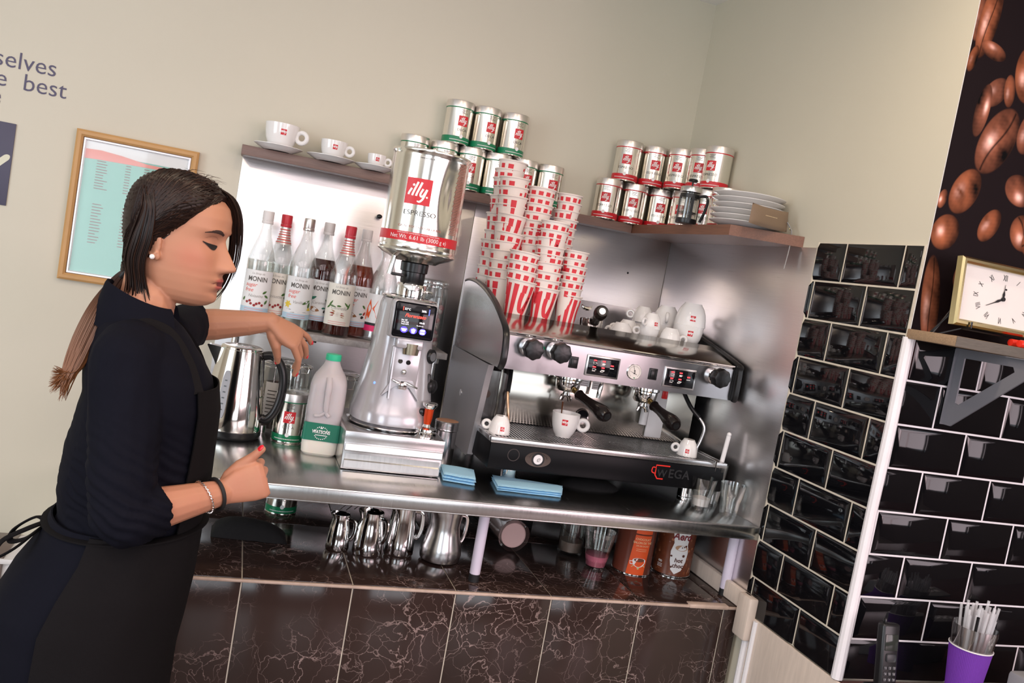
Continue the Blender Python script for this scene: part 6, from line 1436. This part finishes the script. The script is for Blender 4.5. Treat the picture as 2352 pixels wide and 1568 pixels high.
for sy in (-1, 1):
    skinpatch('eyelashes', [(.066, sy * .050, -.003), (.074, sy * .043, -.0060), (.080, sy * .034, -.0090), (.083, sy * .026, -.0090), (.084, sy * .019, -.0070)], [.0015, .0045, .0085, .0080, .0025], lash, .0012)
    skinpatch('eyelid_crease', [(.070, sy * .047, .0045), (.078, sy * .036, .0085), (.083, sy * .025, .0075), (.084, sy * .018, .004)], [.0006, .0010, .0010, .0006], mat('lid shade brown', (.30, .14, .09), .6), .0004)
    skinpatch('eyebrow', [(.066, sy * .051, .017), (.078, sy * .040, .0225), (.086, sy * .028, .0225), (.090, sy * .015, .0165)], [.0015, .0045, .0065, .0060], browm, .0009)
skinpatch('mouth_line', [(.080, -.024, -.0722), (.092, -.014, -.0718), (.095, 0, -.0726), (.092, .014, -.0718), (.080, .024, -.0722)], [.0005, .0012, .0014, .0012, .0005], mat('mouth line', (.16, .035, .035), .5), .0004)
for sy in (-1, 1):
    b = MB(); e_ = snap(MH @ Vector((-.006, sy * .079, -.051)), .0025) ; b.sphere(e_, .0048, 16); b.sphere(e_, .0052, 12, sc=(.4, .6, .4)); obj('pearl_earring', b, mat('pearl', (.85, .82, .80), .15), pn, world=True)
nail = mat('red nail varnish', (.70, .015, .03), .15, coat=.5)
def nailm(c, d, n_, r, nm='fingernail'):
    b = MB(); M = frame(c + n_ * r * .62, d, n_); b.sphere((0, 0, 0), r * .92, 14, 0, (1.15, .80, .38), M); obj(nm, b, nail, pn, world=True)
for (c, d, n_, r) in lt: nailm(c, d, n_, r)
nz_ = Vector((-.45, -.55, .7)); d = rth[1]; nailm(rth[0], d, (nz_ - d * nz_.dot(d)).normalized(), rth[2]); d = lth[1]; nz_ = Vector((-.6, -.6, .3)); nailm(lth[0], d, (nz_ - d * nz_.dot(d)).normalized(), lth[2])

# clothes
def sec(z, xb, xf, rv, yc=-1.03, rot=5):
    c, s_ = math.cos(math.radians(rot)), math.sin(math.radians(rot)); return (((xb + xf) / 2, yc, z), (xf - xb) / 2, rv, (c, s_, 0), (-s_, c, 0), .92)
TOP = [sec(-.405, -1.615, -1.525, .050), sec(-.430, -1.632, -1.498, .085), sec(-.450, -1.642, -1.480, .125), sec(-.480, -1.650, -1.458, .150), sec(-.52, -1.655, -1.432, .158), sec(-.57, -1.652, -1.420, .155), sec(-.63, -1.660, -1.418, .145), sec(-.71, -1.672, -1.418, .135), sec(-.76, -1.668, -1.420, .132), sec(-.80, -1.662, -1.424, .138), sec(-.84, -1.675, -1.424, .15), sec(-.88, -1.69, -1.430, .155)]
b = MB(); b.loft(TOP, 56)
cuffR = ER + (WR - ER) * .36; chain(b, [SR + Vector((.004, .02, .012)), SR, (SR + ER) / 2, ER + Vector((0, 0, .01)), ER + Vector((.012, 0, 0))], [.060, .062, .057, .052, .050]); b.tube([ER, ER + (WR - ER) * .18, cuffR], [.051, .051, .0455], 24)
cuffL = EL + (WL - EL) * .16; chain(b, [SL, (SL + EL) / 2, EL], [.060, .053, .048]); b.tube([EL, cuffL], [.049, .045], 24)
navy = mat('navy black jersey', (.0045, .0047, .0090), .85, noise_amt=.2, nscale=200); aprm = mat('black apron twill', (.0075, .0065, .0070), .85, noise_amt=.15, nscale=300, bump=.2, bscale=700)
for m_ in (navy, aprm): m_.node_tree.nodes['Principled BSDF'].inputs['Specular IOR Level'].default_value = .12
def folds(co):
    p_ = co; d = .0035 * noise.noise(Vector((p_.x * 9, p_.y * 9, p_.z * 22)))
    tz = math.exp(-((p_.z + .72) / .10) ** 2) * (1 if p_.y < -1.12 else .3); d += .0023 * tz * math.sin((p_.z + .5 * p_.x + .015 * noise.noise(p_ * 18)) * 2 * PI / .021)
    d += .0025 * (1 - abs(noise.noise(Vector((p_.x * 14, p_.y * 10, p_.z * 7 + 4))) * 2)); return d
voxel('jersey_top', b, .0045, navy, pn, 5, folds)
b = MB(); n = 40; vs = []; fs = []
for k in range(n + 1):
    t_ = k / n; a = math.radians(48 + (360 - 96) * t_); bk = .5 - .5 * math.cos(2 * PI * t_)   # 0 at the front ends, 1 at the back
    zt = -.398 + .034 * bk; zb_ = -.470 + .035 * bk
    for r, z in ((.064 + .004 * bk, zt), (.069 + .004 * bk, zt + .004), (.076, zt - .002), (.104 - .012 * bk, zb_), (.094 - .012 * bk, zb_ - .004), (.070, (zt + zb_) / 2)):
        vs.append((-1.566 + .012 * (zt - z) * 10 * 0 + r * math.cos(a), -1.018 + r * .98 * math.sin(a), z))
for k in range(n):
    for j in range(6): fs.append((k * 6 + j, k * 6 + (j + 1) % 6, (k + 1) * 6 + (j + 1) % 6, (k + 1) * 6 + j))
fs += [tuple(range(6)), tuple(range(n * 6, n * 6 + 6))[::-1]]; b.add(vs, fs); obj('collar', b, navy, pn, world=True, smooth=60)
def wrapcloth(name, secs, a0, a1, lift, mt, fold=0, th=.003, nseg=72, hemz=None):
    b = MB(); vs = []; fs = []; S2 = []
    for (s0, s1) in zip(secs, secs[1:]):
        for t_ in (0, .25, .5, .75):
            S2.append([(Vector(s0[0]).lerp(Vector(s1[0]), t_)), s0[1] + (s1[1] - s0[1]) * t_, s0[2] + (s1[2] - s0[2]) * t_, Vector(s0[3]), Vector(s0[4])])
    s1 = secs[-1]; S2.append([Vector(s1[0]), s1[1], s1[2], Vector(s1[3]), Vector(s1[4])]); z0 = S2[0][0].z; z1 = S2[-1][0].z; full = abs(a1 - a0) > 359
    for side in (0, 1):
        for c, ru, rv, U, V in S2:
            f = (z0 - c.z) / (z0 - z1)
            for k in range(nseg + 1):
                a = math.radians(a0 + (a1 - a0) * k / nseg); fo = fold * f * (math.sin(a * 9 + 2 * f) * .6 + math.sin(a * 5 + 1.3) + .4 * noise.noise(Vector((a * 3, f * 4, 1)))); r = lift + side * th + fo + .0022 * noise.noise(Vector((a * 2.5, c.z * 12, 3)))
                vs.append(c + U * (ru + r) * math.copysign(abs(math.cos(a)) ** .92, math.cos(a)) + V * (rv + r) * math.copysign(abs(math.sin(a)) ** .92, math.sin(a)))
    m_ = len(S2); W_ = nseg + 1; O = m_ * W_
    for side in (0, 1):
        for i in range(m_ - 1):
            for k in range(nseg): q = side * O + i * W_ + k; fs.append((q, q + 1, q + W_ + 1, q + W_))
    for k in range(nseg): fs.append((k, k + 1, O + k + 1, O + k)); q = (m_ - 1) * W_; fs.append((q + k, q + k + 1, O + q + k + 1, O + q + k))
    for i in range(m_ - 1):
        for k in (0, nseg): fs.append((i * W_ + k, (i + 1) * W_ + k, O + (i + 1) * W_ + k, O + i * W_ + k))
    b.add(vs, fs); return obj(name, b, mt, pn, world=True, smooth=60)
SK = [sec(-.795, -1.668, -1.424, .142), sec(-.84, -1.685, -1.424, .160), sec(-.90, -1.722, -1.426, .175), sec(-.96, -1.748, -1.432, .182), sec(-1.04, -1.750, -1.440, .182), sec(-1.12, -1.738, -1.444, .182), sec(-1.30, -1.735, -1.44, .182), sec(-1.42, -1.735, -1.44, .184)]
wrapcloth('skirt', SK, 0, 360, .004, navy, .0050, nseg=120)
wrapcloth('apron_skirt', SK[:-1], -112, 112, .012, aprm, .0022)
BIB = [sec(-.525, -1.652, -1.428, .156), sec(-.57, -1.652, -1.420, .155), sec(-.63, -1.660, -1.418, .145), sec(-.71, -1.672, -1.418, .135), sec(-.76, -1.668, -1.420, .132), sec(-.81, -1.664, -1.424, .142)]
wrapcloth('apron_bib', BIB, -52, 52, .008, aprm)
for sy in (-1, 1):
    b = MB(); b.tube(spl([(-1.452, -1.03 + sy * .118, -.530), (-1.478, -1.03 + sy * .098, -.478), (-1.520, -1.03 + sy * .078, -.432), (-1.580, -1.02 + sy * .080, -.420)], 6), .012, 8, flat=.22, up=(0, sy, .6)); obj('apron_strap', b, aprm, pn, world=True)
b = MB(); ring = []
c, ru, rv, U, V = sec(-.800, -1.666, -1.424, .142)[:5]
for k in range(40): a = 2 * PI * k / 40; ring.append(Vector(c) + Vector(U) * (ru + .017) * math.cos(a) + Vector(V) * (rv + .017) * math.sin(a) + Vector((0, 0, .01 * math.cos(a))))
b.tube(ring, .0095, 6, closed=True, flat=.35); obj('apron_tie', b, aprm, pn, world=True)
for dy, zz_, L_ in ((-.035, 0, .075), (.03, -.01, .06)):
    b = MB(); b.tube(spl([(-1.678, -1.05, -.815), (-1.70, -1.06 + dy, -.815), (-1.735, -1.06 + dy * 1.5, -.835 + zz_), (-1.742, -1.06 + dy * 1.8, -.862 + zz_), (-1.715, -1.06 + dy * 1.2, -.850 + zz_), (-1.682, -1.05, -.822)], 6), .0070, 6, flat=.35); obj('bow_loop', b, aprm, pn, world=True)
for sy in (-1, 1):
    an = Vector((-1.61, -1.03 + sy * .09, FLOOR)); b = MB(); b.loft([((an.x - .05, an.y, an.z + .045), .02, .030, (0, 0, 1), YV), ((an.x - .02, an.y, an.z + .055), .052, .038, (0, 0, 1), YV), ((an.x + .05, an.y, an.z + .045), .043, .040, (0, 0, 1), YV), ((an.x + .13, an.y, an.z + .032), .030, .043, (0, 0, 1), YV), ((an.x + .18, an.y, an.z + .022), .020, .030, (0, 0, 1), YV)], 24); obj('shoe', b, black, pn, world=True)
# bracelets
ax = (WR - ER).normalized()
def bracelet(nm, t_, r, tr, mt, tilt, n=40, links=False):
    c = ER + (WR - ER) * t_; M = lookM(c, ax + Vector((0, 0, tilt))); b = MB()
    if links:
        for k in range(30): a = 2 * PI * k / 30; b.box(-.0012, .0012, -.0032, .0032, -.0012, .0012, .0005, 0, M @ RZ(a) @ T((r, 0, 0)) @ RX(.5))
        b.tube([M @ Vector((r * math.cos(2 * PI * k / n), r * math.sin(2 * PI * k / n), 0)) for k in range(n)], .0008, 6, closed=True)
    else: b.tube([M @ Vector((r * math.cos(2 * PI * k / n), r * math.sin(2 * PI * k / n), 0)) for k in range(n)], tr, 8, closed=True)
    obj(nm, b, mt, pn, world=True)
bracelet('silver_bracelet', .80, .0315, .001, chrome, .25, links=True); bracelet('black_wristband', .935, .0285, .0036, blackm, .05)

# hair
hm = [mat('dark brown hair', (.018, .0085, .006), .42), mat('brown hair', (.034, .0150, .0095), .40), mat('near black hair', (.011, .006, .005), .35)]
tailm, N, L, p = nt('ponytail hair'); tc = N.new('ShaderNodeTexCoord'); sp_ = N.new('ShaderNodeSeparateXYZ'); L.new(tc.outputs['Object'], sp_.inputs[0]); mr = N.new('ShaderNodeMapRange'); mr.inputs['From Min'].default_value = 1.40; mr.inputs['From Max'].default_value = 1.22
mx = N.new('ShaderNodeMix'); mx.data_type = 'RGBA'; mx.inputs[6].default_value = (.028, .012, .008, 1); mx.inputs[7].default_value = (.20, .075, .026, 1); L.new(sp_.outputs[2], mr.inputs[0]); L.new(mr.outputs[0], mx.inputs[0]); L.new(mx.outputs[2], p.inputs['Base Color']); p.inputs['Roughness'].default_value = .42
b = MB()
head_mesh(b, True)
b.sphere((0, 0, 0), 1, 32, 0, (.042, .060, .052), MH @ T((-.046, 0, -.055)))
b.sphere((0, 0, 0), 1, 32, 0, (.022, .026, .028), MH @ T((-.070, 0, -.085)))
hs = voxel('hair', b, .0035, hm[0], pn, 6, lambda c: .0012 * math.sin(c.z * 900 + c.x * 300 + 6 * noise.noise(c * 20)))
for m_ in hm: m_.node_tree.nodes['Principled BSDF'].inputs['Specular IOR Level'].default_value = .30
bm = bmesh.new(); bm.from_mesh(hs.data); hb = BVHTree.FromBMesh(bm); bm.free()
def hsnap(wp, lift): co, n_, i_, d_ = hb.find_nearest(Vector(wp) - POFF); return co + POFF + n_ * lift
KN = MH @ Vector((-.078, -.004, -.092)); rnd = random.Random(21); b = MB(); IM = MH.inverted()
for i in range(620):
    u = rnd.uniform(0, 1); side = -1 if rnd.random() < .8 else 1
    if rnd.random() < .6: st = Vector((.090 - .085 * u, side * (.006 + .072 * min(1, u * 1.6)), .090 - .095 * u + rnd.uniform(-.001, .016)))
    else: st = Vector((rnd.uniform(-.05, .08), side * rnd.uniform(0, .05), .12))
    P0 = MH @ st; mid = MH @ Vector((-.01 - .03 * u, side * .10, .05 - .07 * u + rnd.uniform(-.02, .02))); pts = []; lf = rnd.uniform(.0004, .0020)
    for k in range(15): t_ = k / 14; q = P0.lerp(mid, t_).lerp(mid.lerp(KN, t_), t_); pts.append(hsnap(q, lf) if k < 14 else KN + Vector((rnd.uniform(-.008, .008), rnd.uniform(-.012, .012), rnd.uniform(-.008, .008))))
    b.tube(pts, [.0008] + [.0011] * 13 + [.0008], 4, rnd.choice([0, 0, 1, 2, 2]))
obj('hair_strands', b, hm, hs, world=True, smooth=60)
b = MB()
for i in range(110):
    dx = rnd.uniform(-.016, .005); dy = rnd.uniform(-.014, .008); e = rnd.uniform(.45, 1.0) if i % 3 else rnd.uniform(.3, .6)
    ctl = [(.035, -.005, .104), (.070 + dx, .022 + dy, .090), (.090 + dx, .036 + dy, .060), (.100 + dx, .044 + dy, .010), (.104 + dx, .044 + dy, -.040), (.097 + dx, .040 + dy, -.085), (.078 + dx * 1.5, .036 + dy, -.125)]
    P = spl([MH @ Vector(c_) for c_ in ctl], 5); P = P[:int(len(P) * e)]; b.tube(P, [.0009] * (len(P) - 2) + [.0005, .0002], 4, rnd.choice([0, 1, 2]))
for i in range(240):
    dx = rnd.uniform(-.026, .012); dy = rnd.uniform(-.006, .006); e = rnd.uniform(.40, 1.0)
    P = spl([hsnap(MH @ Vector((-.040 + dx * .9, -.095, .055 + abs(dx))), .0008), hsnap(MH @ Vector((-.024 + dx * .8, -.095, .030)), .0015)] + [MH @ Vector(c_) for c_ in [(-.022 + dx, -.086 + dy, -.02), (-.028 + dx, -.078 + dy, -.065), (-.022 + dx, -.066 + dy, -.105), (-.006 + dx * 1.6, -.060 + dy * 1.5, -.150), (.006 + dx * 2, -.060, -.180)]], 5); P = P[:int(len(P) * e)]; b.tube(P, [.0010] * (len(P) - 2) + [.0005, .0002], 4, rnd.choice([0, 1, 2, 2]))
for i in range(26):
    a = rnd.uniform(0, 2 * PI); st = MH @ Vector((rnd.uniform(.0, .07), rnd.uniform(-.05, .03), .14)); s0 = hsnap(st, .001); d = Vector((rnd.uniform(-.02, .03), rnd.uniform(-.02, .02), rnd.uniform(.006, .014))); b.tube([s0, s0 + d * .5, s0 + d + Vector((.004, 0, -.006))], [.0005, .0004, .0001], 3, 1)
obj('loose_strands', b, hm, hs, world=True, smooth=60)
b = MB(); tips = [Vector((-1.690, -1.10, -.575)), Vector((-1.672, -1.10, -.588))]
for i in range(260):
    q = rnd.uniform(0, 1); a = rnd.uniform(0, 2 * PI); rr = math.sqrt(rnd.random()); o_ = Vector((rr * math.cos(a), rr * math.sin(a) * .8, 0)); tip = tips[0 if q < .5 else 1] + Vector((rnd.uniform(-.008, .006), rnd.uniform(-.012, .012), rnd.uniform(-.012, .035) + .02))
    ctl = [KN + o_ * .006, KN + Vector((-.012, -.008, -.022)) + o_ * .013, Vector((-1.640, -1.035, -.410)) + o_ * .020, Vector((-1.655, -1.065, -.470)) + o_ * .021, Vector((-1.668, -1.085, -.525)) + o_ * .014, tip]
    P = spl(ctl, 5); b.tube(P, [.0013] * (len(P) - 5) + [.0010, .0008, .0006, .0004, .0002], 4)
obj('ponytail', b, tailm, hs, world=True, smooth=60)
b = MB(); b.tube([KN + Vector((.010 * math.cos(2 * PI * k / 16) * .6 - .004, .013 * math.sin(2 * PI * k / 16) - .002, .010 * math.cos(2 * PI * k / 16) - .008)) for k in range(16)], .0045, 8, closed=True); obj('hair_tie', b, blackm, hs, world=True)
